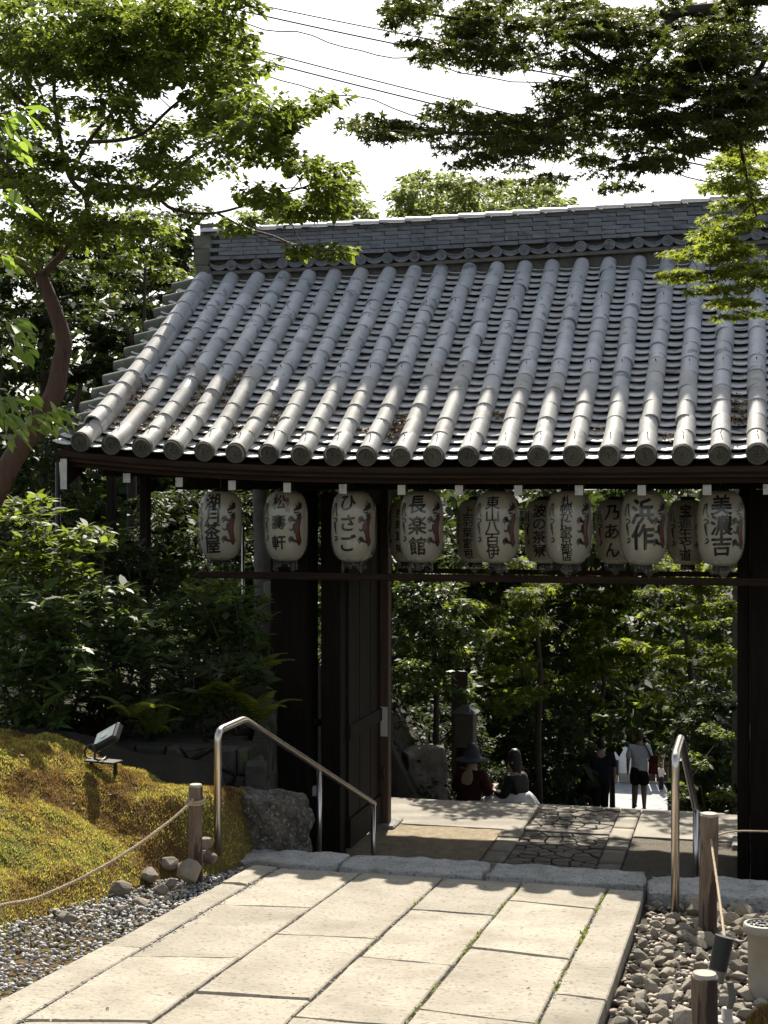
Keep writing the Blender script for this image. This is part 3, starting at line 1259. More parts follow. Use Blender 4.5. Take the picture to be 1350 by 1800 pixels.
for k in range(1, NCOL):
    u = col_u(k) + PITCH / 2
    shared('ridge_crescent', CRESM, roof, (u, V_RF + .014, zc - .004 + zridge(u)))
# flat courses
CH = 0.047
courses = [(.185, .0), (.232, -.012), (.279, .012), (.326, .018), (.373, .024), (.420, .03), (.467, .036)]
BR = MB().box(-.146, .146, 0, .13, 0, CH - .004, .004).mesh('ridge_course_tile', M_RIDGE)
for ci, (dz, dv) in enumerate(courses):
    off = (ci % 2) * .15
    u = RU0 + .15 + off
    while u < RU1 - .1:
        if u < 2.75:
            shared('course_tile', BR, roof, (u, V_RF + .01 + dv, ZR + dz + zridge(u)), (rng.uniform(-.01, .02), 0, rng.uniform(-.006, .006)))
        u += .297
ridge_strip('ridge_courses', V_RF + .04, VB - .04, ZR + .18, ZR + .50, M_RIDGE, 2.6, RU1)
CAPR = MB()
for x in (-.149, .149):
    for k in range(9):
        a = math.radians(180 * k / 8)
        rr = .115 if x < 0 else .105
        CAPR.v.append(Vector((x, rr * 2.2 * math.cos(a), rr * .7 * math.sin(a))))
for k in range(8):
    CAPR.f.append((k, k + 1, 9 + k + 1, 9 + k))
CAPR.f += [tuple(range(8, -1, -1)), tuple(range(9, 18))]
CAPRM = CAPR.mesh('ridge_cap', M_CAPT)
smooth_by_angle(CAPRM, 40)
u = RU0 + .1
while u < RU1:
    shared('ridge_cap', CAPRM, roof, (u, V_RIDGE, ZR + .505 + zridge(u)), (0, rng.uniform(-.01, .01), rng.uniform(-.01, .01)))
    u += .296
# ridge end block (onigawara) built of stacked mossy pieces
for s, ue in ((1, RU0), (-1, RU1)):
    r3 = random.Random(9)
    for (a, b, c, d, z0, z1) in [(-.10, .06, -.06, .42, -.02, .10), (-.14, .04, .0, .40, .10, .30), (-.15, .05, .02, .40, .302, .46), (-.09, .07, .06, .38, .462, .60)]:
        x0, x1 = (ue + a, ue + b) if s == 1 else (ue - b, ue - a)
        bm_obj('ridge_end_block', rough_block(x0, x1, V_RF + c, V_RF + d, ZR + z0 + .03, ZR + z1 + .03, .012, r3.random() * 30, 5, 9), M_MOSSTILE, roof, True)

# ------------------------------------------------------------------ timber frame (z from the floor)
def part_box(name, u0, u1, v0, v1, z0, z1, m, parent=gate, b=.008):
    return MB().box(u0, u1, v0, v1, z0 - ZF, z1 - ZF, b).obj(name, m, parent)


pl0, pl1 = u_at(485, 0.0), u_at(550, 0.0)
part_box('pillar', pl0, pl1, -.18, .19, ZF, 0.05, M_WOOD)
jl0, jl1 = u_at(569, 0.0), u_at(603, 0.0)
part_box('door_jamb', jl0, jl1, -.10, .12, ZF, 0.02, M_WOOD)
pr0 = u_at(1300, 0.0)
part_box('pillar', pr0 + .10, pr0 + .47, -.18, .19, ZF, 0.05, M_WOOD)
part_box('door_jamb', pr0 - .02, pr0 + .09, -.10, .12, ZF, 0.02, M_WOOD)
part_box('rear_pillar', -2.60, -2.30, 3.45, 3.75, ZF, 0.6, M_WOOD)
part_box('rear_pillar', pr0 + .35, pr0 + .65, 3.45, 3.75, ZF, 0.6, M_WOOD)
part_box('lintel', -3.6, 4.4, -.16, .16, 0.055, .42, M_WOOD)
part_box('lintel', -3.6, 4.4, 3.45, 3.75, .30, .62, M_WOOD)
part_box('ridge_beam', -3.9, 4.7, V_RIDGE - .14, V_RIDGE + .14, 1.7, 2.1, M_WOOD)
part_box('purlin', -4.0, 4.8, -1.02, -.84, .18, .36, M_WOOD)
part_box('tie_beam', pl0 + .04, pl0 + .26, .195, 3.44, .10, .38, M_WOOD)
part_box('tie_beam', pr0 + .16, pr0 + .38, .195, 3.44, .10, .38, M_WOOD)
part_box('side_rail', pl1 + .003, jl0 - .003, -.05, .06, -3.0, -2.9, M_WHITE)
part_box('side_rail', pl1 + .003, jl0 - .003, -.05, .06, -2.30, -2.24, M_WOOD)
# open door leaves of vertical boards
for s, uh in ((1, jl1 - .02), (-1, pr0 + .03)):
    door = empty('door', (uh, .125, 0), 0, parent=gate)
    L, nb = 1.30, 6
    x0, x1 = (0, .05)
    for i in range(nb):
        a, b = L * i / nb, L * (i + 1) / nb
        MB().box(x0 + .006, x1 - .006 - .004 * (i % 2), a + .003, b - .003, .36, 3.5, .003).obj('board', M_DOOR, door)
    MB().box(x0 - .01, x1 + .014, 0, L, .06, .35, .006).obj('bottom_rail', M_DOOR, door)
    MB().box(x0 - .01, x1 + .014, 0, L, 1.15, 1.29, .006).obj('middle_rail', M_DOOR, door)
    MB().box(x0 - .01, x1 + .014, 0, L, 3.5, 3.66, .006).obj('top_rail', M_DOOR, door)
    MB().box(-.05, .13, L + .003, L + .14, .02, 3.66, .008).obj('end_stile', M_STILE, door)
    if s == 1:
        pn = MB().box(.045, .122, L - .004, L + .002, .98, 1.30)
        pn.obj('notice_paper', mat('paper', (0.6, 0.57, 0.5), rough=0.8), door)
        MB().tube([(.09, L - .002, .66), (.09, L - .03, .64), (.09, L - .05, .58), (.09, L - .03, .53), (.09, L - .002, .52)], .011, 8).obj('door_pull', M_BLACK, door)
    MB().box(-.12, .22, L - .12, L + .34, -.05, .035, .015).obj('stone_pad', M_KERB, door)
# lantern rails
V_LAN, V_LANB = -0.75, 1.2
part_box('lantern_rail', u_at(205, V_LAN), 4.3, V_LAN - .035, V_LAN + .035, -.80, -.735, M_WOODH)
part_box('rear_lantern_rail', -1.6, 3.6, V_LANB - .03, V_LANB + .03, -.83, -.78, M_WOODH)
part_box('hanger_beam', -3.6, 4.3, V_LAN - .04, V_LAN + .04, .17, .25, M_WOOD)
part_box('hanger_beam', -2.6, 4.3, V_LANB - .04, V_LANB + .04, .17, .25, M_WOOD)
for px in (248,):
    u = u_at(px, V_LAN)
    part_box('slim_post', u - .045, u + .045, V_LAN - .045 + .1, V_LAN + .045 + .1, H(u, V_LAN) - .5, .25, M_WOOD)
u = u_at(196, 1.9)
part_box('slim_post', u - .045, u + .045, 1.85, 1.95, -2.2, .9, M_WOOD)
part_box('junction_box', pl0 - .115, pl0 - .004, -.06, .06, -1.10, -.87, mat('grey_box', (0.23, 0.21, 0.18), (0.27, 0.25, 0.22), rough=0.5), gate, .012)
# ================================================================== LANTERNS
def paper_mat():
    m = bpy.data.materials.new('lantern_paper')
    m.use_nodes = True
    nt = m.node_tree
    bs = nt.nodes['Principled BSDF']
    out = nt.nodes['Material Output']
    tc = nd(nt, 'ShaderNodeTexCoord')
    n1 = nd(nt, 'ShaderNodeTexNoise', Scale=7.0, Detail=5.0)
    nt.links.new(tc.outputs['Object'], n1.inputs['Vector'])
    mx = nd(nt, 'ShaderNodeMix', data_type='RGBA')
    nt.links.new(n1.outputs['Fac'], mx.inputs[0])
    mx.inputs[6].default_value = (0.64, 0.58, 0.46, 1)
    mx.inputs[7].default_value = (0.80, 0.75, 0.63, 1)
    nt.links.new(mx.outputs[2], bs.inputs['Base Color'])
    bs.inputs['Roughness'].default_value = 0.8
    tr = nd(nt, 'ShaderNodeBsdfTranslucent')
    tr.inputs[0].default_value = (0.62, 0.56, 0.42, 1)
    ms = nd(nt, 'ShaderNodeMixShader')
    ms.inputs[0].default_value = 0.35
    nt.links.new(bs.outputs[0], ms.inputs[1])
    nt.links.new(tr.outputs[0], ms.inputs[2])
    nt.links.new(ms.outputs[0], out.inputs['Surface'])
    return m


def bag_mat():
    m = bpy.data.materials.new('clear_plastic')
    m.use_nodes = True
    nt = m.node_tree
    out = nt.nodes['Material Output']
    nt.nodes.remove(nt.nodes['Principled BSDF'])
    tp = nd(nt, 'ShaderNodeBsdfTransparent')
    tp.inputs[0].default_value = (0.97, 0.97, 0.96, 1)
    gl = nd(nt, 'ShaderNodeBsdfGlossy')
    gl.inputs['Roughness'].default_value = 0.18
    df = nd(nt, 'ShaderNodeBsdfDiffuse')
    df.inputs[0].default_value = (0.8, 0.8, 0.78, 1)
    tc = nd(nt, 'ShaderNodeTexCoord')
    mp = nd(nt, 'ShaderNodeMapping')
    mp.inputs['Scale'].default_value = (30, 30, 2.0)
    nt.links.new(tc.outputs['Object'], mp.inputs[0])
    nz = nd(nt, 'ShaderNodeTexNoise', Scale=1.0, Detail=3.0)
    nt.links.new(mp.outputs[0], nz.inputs['Vector'])
    bp = nd(nt, 'ShaderNodeBump')
    bp.inputs['Strength'].default_value = 0.5
    bp.inputs['Distance'].default_value = 0.02
    nt.links.new(nz.outputs['Fac'], bp.inputs['Height'])
    nt.links.new(bp.outputs[0], gl.inputs['Normal'])
    lw = nd(nt, 'ShaderNodeLayerWeight')
    lw.inputs[0].default_value = 0.35
    mr = nd(nt, 'ShaderNodeMapRange')
    mr.inputs[3].default_value, mr.inputs[4].default_value = 0.07, 0.30
    nt.links.new(lw.outputs['Facing'], mr.inputs[0])
    m1 = nd(nt, 'ShaderNodeMixShader')
    m1.inputs[0].default_value = 0.18
    nt.links.new(gl.outputs[0], m1.inputs[1])
    nt.links.new(df.outputs[0], m1.inputs[2])
    ms = nd(nt, 'ShaderNodeMixShader')
    nt.links.new(mr.outputs[0], ms.inputs[0])
    nt.links.new(tp.outputs[0], ms.inputs[1])
    nt.links.new(m1.outputs[0], ms.inputs[2])
    nt.links.new(ms.outputs[0], out.inputs['Surface'])
    return m


M_PAPER = paper_mat()
M_BAG = bag_mat()
M_INK = mat('ink', (0.012, 0.010, 0.009), rough=0.7)
M_RED = mat('red_ink', (0.15, 0.015, 0.008), (0.20, 0.024, 0.011), rough=0.7, scale=20)
M_BROWNINK = mat('brown_ink', (0.16, 0.045, 0.03), rough=0.7)
LH, LR = 0.66, 0.205          # lantern body height and radius


def lan_r(z):
    """radius of the paper body at height z above its foot"""
    t = 2 * z / LH - 1
    return LR * (max(0.0, 1 - abs(t) ** 3.4)) ** (1 / 2.3) * 0.52 + LR * 0.48 * (1 - 0.12 * abs(t) ** 4) - 0.016 * max(0.0, -t) ** 2


mbp = MB()
pr = []
NR = 40
for i in range(NR + 1):
    z = LH * i / NR
    pr.append((lan_r(z) - (0.0035 if i % 2 else 0.0), z))
mbp.lathe(pr, 32)
PAPER = mbp.mesh('lantern_paper_body', M_PAPER, True)
rb = MB().lathe([(lan_r(0) + .002, .012), (lan_r(0) + .004, -.045), (lan_r(0) - .006, -.05), (lan_r(0) - .012, .0)], 28)
FOOT = rb.mesh('lantern_foot', M_INK, True)
rb = MB().lathe([(lan_r(0) - .03, LH + .03), (lan_r(0) + .004, LH + .028), (lan_r(0) + .004, LH - .006), (lan_r(0) - .02, LH - .01)], 28)
TOPR = rb.mesh('lantern_top', M_INK, True)
HOOK = MB().tube([(0, 0, LH + .02), (0, 0, LH + .17)], .007, 6).box(-.05, .05, -.006, .006, LH + .02, LH + .035).mesh('hook', M_WIRE)


def bag_mesh(seed):
    r = random.Random(seed)
    mb = MB()
    seg, rows = 40, 22
    ph = [r.uniform(0, 6.3) for _ in range(8)]
    tailx, tailw = r.uniform(-1, 1), r.uniform(.5, .9)
    for i in range(rows + 1):
        t = i / rows
        z = LH + .01 - t * (LH + .075)
        rr = lan_r(min(LH, max(0.0, z))) + .008
        if z < .07:
            rr = max(rr * (1 - .25 * (0.07 - z) / .14), .10)
        for k in range(seg):
            a = 2 * PI * k / seg
            w = (.004 + .012 * t * t) * (math.sin(7 * a + ph[0]) + .6 * math.sin(13 * a + ph[1] + 3 * t) + .5 * math.sin(19 * a + ph[2]))
            zz = z
            if i == rows:
                zz += .03 * math.sin(2 * a + ph[3]) + .02 * math.sin(5 * a + ph[4])
            mb.v.append(Vector(((rr + max(w, -.004)) * math.cos(a), (rr + max(w, -.004)) * math.sin(a), zz)))
    for i in range(rows):
        for k in range(seg):
            k2 = (k + 1) % seg
            mb.f.append((i * seg + k, i * seg + k2, (i + 1) * seg + k2, (i + 1) * seg + k))
    return mb.mesh('lantern_bag', M_BAG, True)


BAGS = [bag_mesh(s) for s in range(4)]


def glyph(ch, bold=0.02):
    c = bpy.data.curves.new('glyph', 'FONT')
    c.body = ch
    c.resolution_u = 3
    o = bpy.data.objects.new('glyph', c)
    COL.objects.link(o)
    bpy.context.view_layer.update()
    me = bpy.data.meshes.new_from_object(o.evaluated_get(bpy.context.evaluated_depsgraph_get()))
    vs_ = [tuple(v.co) for v in me.vertices]
    fs_ = [tuple(p.vertices) for p in me.polygons]
    bpy.data.objects.remove(o)
    bpy.data.curves.remove(c)
    bpy.data.meshes.remove(me)
    if vs_:
        x0, x1 = min(v[0] for v in vs_), max(v[0] for v in vs_)
        y0, y1 = min(v[1] for v in vs_), max(v[1] for v in vs_)
        vs_ = [(v[0], v[1], 0) for v in vs_]
        return vs_, fs_, (x0, x1, y0, y1)
    return [], [], (0, 1, 0, 1)


def wrap(bm, off, ang0=0.0):
    """bend a flat drawing (x along the girth, y up) onto the lantern facing -y"""
    x0 = min((v.co.x for v in bm.verts), default=0)
    x1 = max((v.co.x for v in bm.verts), default=0)
    x = math.floor(x0 / .013) * .013
    while x < x1:
        bmesh.ops.bisect_plane(bm, geom=bm.verts[:] + bm.edges[:] + bm.faces[:], plane_co=(x, 0, 0), plane_no=(1, 0, 0), dist=1e-6)
        x += .013
    y0 = min((v.co.y for v in bm.verts), default=0)
    y1 = max((v.co.y for v in bm.verts), default=0)
    y = math.floor(y0 / .014) * .014
    while y < y1:
        bmesh.ops.bisect_plane(bm, geom=bm.verts[:] + bm.edges[:] + bm.faces[:], plane_co=(0, y, 0), plane_no=(0, 1, 0), dist=1e-6)
        y += .014
    for v in bm.verts:
        z = min(LH, max(0, v.co.y))
        r = lan_r(z) + off + v.co.z
        a = v.co.x / LR + ang0 - PI / 2
        v.co = Vector((r * math.cos(a), r * math.sin(a), v.co.y))
    return bm


def text_bm(rows, size, ytop, step, xoff=0.0, squash=1.0, bold=0.02, slant=0.0):
    bm = bmesh.new()
    for i, ch in enumerate(rows):
        if ch == ' ':
            continue
        vs_, fs_, (x0, x1, y0, y1) = glyph(ch, bold)
        k = size / 0.92
        cx, cy = (x0 + x1) / 2, (y0 + y1) / 2
        cc = ytop - step * i - size * squash / 2
        # brush weight: the stroke laid down several times, slightly shifted
        for n_, (sx, sy) in enumerate([(0, 0), (1, .3), (-1, -.3), (.3, 1), (-.3, -1)]):
            idx = []
            for (x, y, z) in vs_:
                xx, yy = (x - cx) * k, (y - cy) * k * squash
                idx.append(bm.verts.new((xx + xoff + sx * bold * size, cc + yy + slant * xx + sy * bold * size, n_ * .00015)))
            for f in fs_:
                try:
                    bm.faces.new([idx[j] for j in f])
                except ValueError:
                    pass
    return bm


def ribbon(bm, pts, ws, cl=False):
    """tapered flat stroke through 2-D points"""
    P = [Vector((p[0], p[1], 0)) for p in pts]
    # smooth
    Q, Wd = [], []
    n_ = len(P)
    for i in range(n_ - 1):
        p0, p1, p2, p3 = P[max(0, i - 1)], P[i], P[i + 1], P[min(n_ - 1, i + 2)]
        for s in range(5):
            t = s / 5
            Q.append(0.5 * ((2 * p1) + (p2 - p0) * t + (2 * p0 - 5 * p1 + 4 * p2 - p3) * t * t + (3 * p1 - p0 - 3 * p2 + p3) * t ** 3))
            Wd.append(ws[i] + (ws[i + 1] - ws[i]) * t)
    Q.append(P[-1])
    Wd.append(ws[-1])
    a, b = [], []
    for i, q in enumerate(Q):
        t = Q[min(i + 1, len(Q) - 1)] - Q[max(i - 1, 0)]
        nrm = Vector((-t.y, t.x, 0))
        if nrm.length > 0:
            nrm.normalize()
        a.append(bm.verts.new(q + nrm * Wd[i] / 2))
        b.append(bm.verts.new(q - nrm * Wd[i] / 2))
    for i in range(len(Q) - 1):
        bm.faces.new((a[i], b[i], b[i + 1], a[i + 1]))


def dragon_black():
    """outline strokes: tail, back scales, claws, jaw and horns (metres on the girth)"""
    bm = bmesh.new()
    S = ribbon
    # body outline
    S(bm, [(.155, .44), (.135, .41), (.112, .37), (.105, .32), (.112, .26), (.125, .21), (.142, .17), (.165, .155)], [.012, .02, .012, .010, .010, .012, .014, .02])
    S(bm, [(.182, .43), (.165, .39), (.152, .34), (.152, .28), (.165, .22), (.182, .18)], [.012, .012, .01, .01, .012, .012])
    # head and jaws
    S(bm, [(.090, .475), (.115, .492), (.140, .50), (.165, .515), (.185, .53)], [.01, .028, .034, .04, .03])
    S(bm, [(.092, .455), (.105, .462), (.118, .455), (.14, .465)], [.006, .018, .014, .02])
    S(bm, [(.13, .505), (.118, .53), (.125, .55)], [.016, .010, .003])
    S(bm, [(.155, .52), (.148, .555), (.16, .575)], [.016, .010, .003])
    S(bm, [(.15, .445), (.128, .43), (.112, .44)], [.02, .014, .005])
    S(bm, [(.165, .46), (.14, .40), (.115, .405)], [.02, .016, .006])
    # foreclaws
    for (cx, cy) in [(.085, .395), (.085, .205)]:
        for (dx, dy, ex, ey) in [(-.03, .022, -.045, .0), (-.038, .004, -.042, -.022), (-.028, -.016, -.03, -.036), (-.008, .026, -.03, .034)]:
            S(bm, [(cx, cy), (cx + dx, cy + dy), (cx + ex, cy + ey)], [.018, .013, .003])
        S(bm, [(cx - .004, cy), (cx + .02, cy - .012), (cx + .045, cy - .02)], [.03, .026, .016])
    # curl by the belly
    S(bm, [(.10, .335), (.088, .31), (.07, .295), (.055, .30), (.05, .315)], [.022, .02, .016, .012, .005])
    S(bm, [(.098, .36), (.09, .335), (.095, .30), (.10, .27)], [.016, .018, .014, .006])
    return bm


def dragon_red():
    bm = bmesh.new()
    ribbon(bm, [(.168, .45), (.148, .41), (.132, .36), (.128, .31), (.138, .24), (.155, .19), (.172, .165)], [.02, .034, .044, .046, .044, .036, .02])
    ribbon(bm, [(.135, .515), (.16, .53), (.19, .55)], [.02, .035, .03])
    ribbon(bm, [(.095, .35), (.10, .31), (.105, .27)], [.012, .02, .01])
    return bm


def tail_black():
    """the far end of the same drawing, seen at the other edge"""
    bm = bmesh.new()
    x = -.165
    ribbon(bm, [(x - .03, .44), (x - .022, .50), (x - .012, .535), (x, .545), (x + .01, .53), (x + .012, .48), (x + .024, .44), (x + .034, .425)], [.012, .014, .014, .016, .014, .012, .014, .004])
    ribbon(bm, [(x - .02, .40), (x + .005, .41), (x + .03, .395), (x + .015, .375), (x - .005, .372)], [.008, .012, .014, .012, .01])
    ribbon(bm, [(x - .005, .37), (x, .34), (x + .005, .31), (x + .012, .275), (x + .022, .265)], [.022, .03, .02, .012, .004])
    ribbon(bm, [(x - .01, .20), (x + .012, .205), (x + .028, .22), (x + .022, .24), (x + .005, .238), (x + .0, .22)], [.01, .016, .014, .012, .01, .005])
    return bm


def as_mesh(bm, name, m, off):
    wrap(bm, off)
    me = bpy.data.meshes.new(name)
    bm.to_mesh(me)
    bm.free()
    me.materials.append(m)
    return me


DRB = as_mesh(dragon_black(), 'dragon_outline', M_INK, .0048)
DRR = as_mesh(dragon_red(), 'dragon_body', M_RED, .0036)
DRT = as_mesh(tail_black(), 'dragon_tail', M_INK, .0048)

# (text column, size, top, step, squash), pixel column, turn, label
LANT = [
    ('湖月茶屋', .150, .625, .138, .92, 388, -.06, 'paper lantern with four brush characters, outermost on the gable side, before foliage', []),
    ('松壽軒', .125, .615, .190, .95, 503, -.06, 'paper lantern with three brush characters beside a tiny red column of writing', [('菓子司', .045, .60, .048, .068)]),
    ('ひさご', .150, .620, .185, .95, 621, .02, 'paper lantern lettered with three flowing hiragana', []),
    ('長楽館', .150, .610, .190, 1.0, 741, .02, 'paper lantern with three square kanji hanging by the open door leaf', []),
    ('東山八百伊', .120, .605, .112, .92, 873, -.02, 'paper lantern with five kanji in one column', []),
    ('札幌かに家京都店', .098, .612, .072, .80, 1000, .0, 'paper lantern crowded with eight small characters', []),
    ('浜作', .175, .580, .225, 1.15, 1132, .0, 'paper lantern with two very large bold kanji', []),
    ('美濃吉', .165, .615, .178, .95, 1267, .05, 'paper lantern with three heavy kanji nearest the far pillar', []),
]
BACK = [
    ('京寿耳庵', .10, .56, .125, .9, 716, -.16, 'rear lantern half hidden behind the one with three square kanji', []),
    ('上羽葉富根', .105, .585, .112, .9, 836, -.22, 'rear lantern of five kanji between the door leaf and the five-kanji lantern', []),
    ('波の茶寮', .13, .60, .135, .9, 956, -.1, 'rear lantern partly behind the lantern crowded with eight characters', []),
    ('乃あん', .145, .60, .19, 1.0, 1082, -.08, 'rear lantern with three loose strokes beside the two-kanji lantern', []),
    ('宝蓮生や道', .115, .605, .112, .95, 1209, -.06, 'rear lantern of dense cursive writing beside the three heavy kanji', []),
]
rng = random.Random(77)
for row, (lst, vrow, z0) in enumerate([(LANT, V_LAN, -.625), (BACK, V_LANB, -.71)]):
    for i, (tx, size, ytop, step, sq, px, turn, lab, extra) in enumerate(lst):
        u = u_at(px, vrow)
        x, y = XY(u, vrow)
        # the writing faces the path, that is the camera's side of the gate
        rz = -TH + turn + math.atan2(-x, y) * 0.0 + 0.10
        L = empty('paper_lantern', (x * SG, y * SG, z0 * SG), rz, label=lab, cat='lantern', group='lanterns along the front eave' if row == 0 else 'lanterns in the row behind')
        L.scale = (SG, SG, SG)
        shared('paper_body', PAPER, L)
        shared('foot_ring', FOOT, L)
        shared('top_ring', TOPR, L)
        shared('hook', HOOK, L)
        shared('plastic_cover', BAGS[(i + row * 2) % 4], L, rot=(0, 0, rng.uniform(0, 6)))
        w = wrap(text_bm(tx, size * 1.1, ytop + .01, step, -.022 + rng.uniform(-.004, .004), sq, .018 if len(tx) > 4 else (.026 if len(tx) > 2 else .04), .04), .0042)
        o = bm_obj('writing', w, M_INK, L)
        for (t2, s2, y2, st2, xo) in extra:
            w = wrap(text_bm(t2, s2, y2, st2, xo, 1.0, .015), .0042)
            bm_obj('small_writing', w, M_BROWNINK, L)
        shared('dragon_outline', DRB, L, rot=(0, 0, .17))
        shared('dragon_body', DRR, L, rot=(0, 0, .17))
        shared('dragon_tail', DRT, L)

# ================================================================== HANDRAILS
def bent(pts, r=.08, n=5):
    """round the corners of a polyline"""
    out = [Vector(pts[0])]
    for i in range(1, len(pts) - 1):
        p, a, b = Vector(pts[i]), Vector(pts[i - 1]), Vector(pts[i + 1])
        d1, d2 = (a - p), (b - p)
        q1, q2 = p + d1.normalized() * min(r, d1.length / 2), p + d2.normalized() * min(r, d2.length / 2)
        for k in range(n + 1):
            t = k / n
            out.append(q1 * (1 - t) ** 2 + p * 2 * t * (1 - t) + q2 * t * t)
    out.append(Vector(pts[-1]))
    return out


def rail(name, label, u, v0, v1, v2, v3, vend, zb, ztop, zend):
    """steel rail in the plane u: post at v0, level to v1, then down to vend with posts at v2, v3"""
    R = gempty(name, u, v0, zb, label=label, cat='handrail')
    t = lambda v: ztop + (v - v1) / (vend - v1) * (zend - ztop)
    pts = bent([(0, 0, -.12), (0, 0, ztop - zb), (0, v1 - v0, ztop - zb), (0, vend - v0, zend - zb)], .07)
    MB().tube(pts, .0245, 14).obj('rail_tube', M_STEEL, R, True)
    for v in (v2, v3):
        zz = t(v) - zb
        zg = Hcenter(v) - zb
        o = MB().tube([(0, v - v0, zg - .03), (0, v - v0, zz - .01)], .021, 12).obj('post', M_STEEL, R, True)
    return R


def uvz(px, py, d):
    p = W(px, py, d)
    a, b = UV(p.x, p.y)
    return a, b, p.z


ua, va, za = uvz(383, 1525, 9.4)
rail('handrail', 'bent steel handrail beside the moss bank, running down past the open door', ua, va, UV(*W(430, 1270, 9.883).xy)[1], UV(*W(562, 1360, 11.59).xy)[1],
     UV(*W(657, 1416, 13.24).xy)[1], UV(*W(659, 1417, 13.27).xy)[1], za, -1.50, -2.77)
ub, vb, zb = uvz(1187, 1588, 8.5)
rail('handrail', 'bent steel handrail standing in the bed of loose stones', ub, vb, vb + .66, vb + 3.05, vb + 4.1, vb + 4.15, zb, -1.50, -2.85)

# ================================================================== POSTS AND ROPES
def log_post(label, base, h, r, lean=(0, 0), group='rope posts', seed=0):
    P = empty('log_post', base, 0, label=label, cat='post', group=group)
    r_ = random.Random(seed)
    mb = MB()
    seg, rows = 18, 9
    for i in range(rows + 1):
        t = i / rows
        for k in range(seg):
            a = 2 * PI * k / seg
            n_ = mnoise.noise(Vector((math.cos(a) * 1.5 + seed, math.sin(a) * 1.5, t * 2.5)))
            rr = r * (1 + .10 * n_) * (1.03 - .06 * t)
            mb.v.append(Vector((rr * math.cos(a) + lean[0] * t, rr * math.sin(a) + lean[1] * t, -.12 + (h + .12) * t)))
    for i in range(rows):
        for k in range(seg):
            k2 = (k + 1) % seg
            mb.f.append((i * seg + k, i * seg + k2, (i + 1) * seg + k2, (i + 1) * seg + k))
    mb.obj('shaft', M_LOG, P, True)
    top = [Vector((r * .97 * math.cos(2 * PI * k / seg) * (.86) + lean[0], r * .97 * .86 * math.sin(2 * PI * k / seg) + lean[1], h + .012)) for k in range(seg)]
    e = MB()
    rim = [Vector((r * .99 * math.cos(2 * PI * k / seg) + lean[0], r * .99 * math.sin(2 * PI * k / seg) + lean[1], h - .004)) for k in range(seg)]
    e.add(rim + top, [(k, (k + 1) % seg, seg + (k + 1) % seg, seg + k) for k in range(seg)] + [tuple(range(seg, 2 * seg))])
    e.obj('cut_end', M_LOGEND, P)
    return P


p1 = W(344, 1550, 9.05)
log_post('weathered log post on the moss bank with rope wound twice round it', p1, .585, .043, (.0, 0), seed=1)
p2 = W(1243, 1640, 8.05)
log_post('tall weathered log post with peeling bark among the loose stones', p2, .64, .05, (.012, 0), seed=2)
p3 = W(1239, 1830, 5.35)
log_post('short thick log post cut flat in front of the black spotlight', p3, .235, .048, (0, 0), seed=3)


def rope(label, pts, r=.0095, coil=None):
    """three-strand rope"""
    mb = MB()
    pts = [Vector(p) for p in pts]
    Q = []
    n_ = len(pts)
    for i in range(n_ - 1):
        q0, q1, q2, q3 = pts[max(0, i - 1)], pts[i], pts[i + 1], pts[min(n_ - 1, i + 2)]
        m_ = max(4, int((q2 - q1).length / .012))
        for s in range(m_):
            t = s / m_
            Q.append(0.5 * ((2 * q1) + (q2 - q0) * t + (2 * q0 - 5 * q1 + 4 * q2 - q3) * t * t + (3 * q1 - q0 - 3 * q2 + q3) * t ** 3))
    Q.append(pts[-1])
    for st in range(3):
        off = []
        L = 0
        for i, q in enumerate(Q):
            if i:
                L += (q - Q[i - 1]).length
            t = (Q[min(i + 1, len(Q) - 1)] - Q[max(i - 1, 0)]).normalized()
            a = t.orthogonal().normalized()
            if abs(t.z) < .9:
                a = t.cross(Vector((0, 0, 1))).normalized()
            b = t.cross(a)
            an = L / (r * 7) * 2 * PI + st * 2 * PI / 3
            off.append(q + (a * math.cos(an) + b * math.sin(an)) * r * .48)
        mb.tube(off, r * .58, 5)
    o = mb.obj('rope', M_ROPE, None, True)
    return tag(o, label, 'rope', 'ropes')


pa = p1 + Vector((0, 0, .585))
ring = []
for k in range(15):
    a = -PI * .9 + k / 14 * 4 * PI
    ring.append((p1.x + .053 * math.cos(a), p1.y + .053 * math.sin(a), pa.z - .075 - .03 * k / 14 + .01 * math.sin(a)))
rope('sagging rope strung low across the moss bank', [W(-60, 1622, 7.2), W(0, 1592, 7.45), W(60, 1580, 7.7), W(140, 1545, 8.0), W(220, 1500, 8.35), W(290, 1450, 8.7), W(338, 1408, 8.98)] + ring)
pb = p2 + Vector((.01, -.05, .52))
rope('taut rope from the tall log post down to the black spotlight', [pb, W(1262, 1560, 7.2), W(1274, 1650, 6.2)], .007)
rope('thin rope level from the tall log post towards the pillar', [p2 + Vector((.04, .02, .52)), W(1300, 1461, 8.4), W(1420, 1464, 8.6)], .006)

# ================================================================== SPOTLIGHTS AND POT
fl = W(185, 1345, 9.75)
F = empty('floodlight', fl, math.radians(-25), label='small black floodlight tilted skyward on the moss bank', cat='floodlight')
bm = bmesh.new()
Mx = Matrix.Translation((.02, 0, .185)) @ Matrix.Rotation(math.radians(-28), 4, 'Y') @ Matrix.Rotation(math.radians(38), 4, 'X')
b = MB().box(-.105, .105, -.075, .075, -.028, .028, .012)
body = mesh_obj('housing', [Mx @ v for v in b.v], b.f, M_BLACK, F)
b = MB().box(-.082, .082, -.055, .055, .0285, .031)
mesh_obj('glass', [Mx @ v for v in b.v], b.f, mat('lamp_glass', (0.45, 0.52, 0.52), (0.6, 0.66, 0.65), rough=0.15, spec=0.8), F)
b = MB().box(-.028, .028, -.022, .022, .032, .0335)
mesh_obj('emitter', [Mx @ v for v in b.v], b.f, M_WHITE, F)
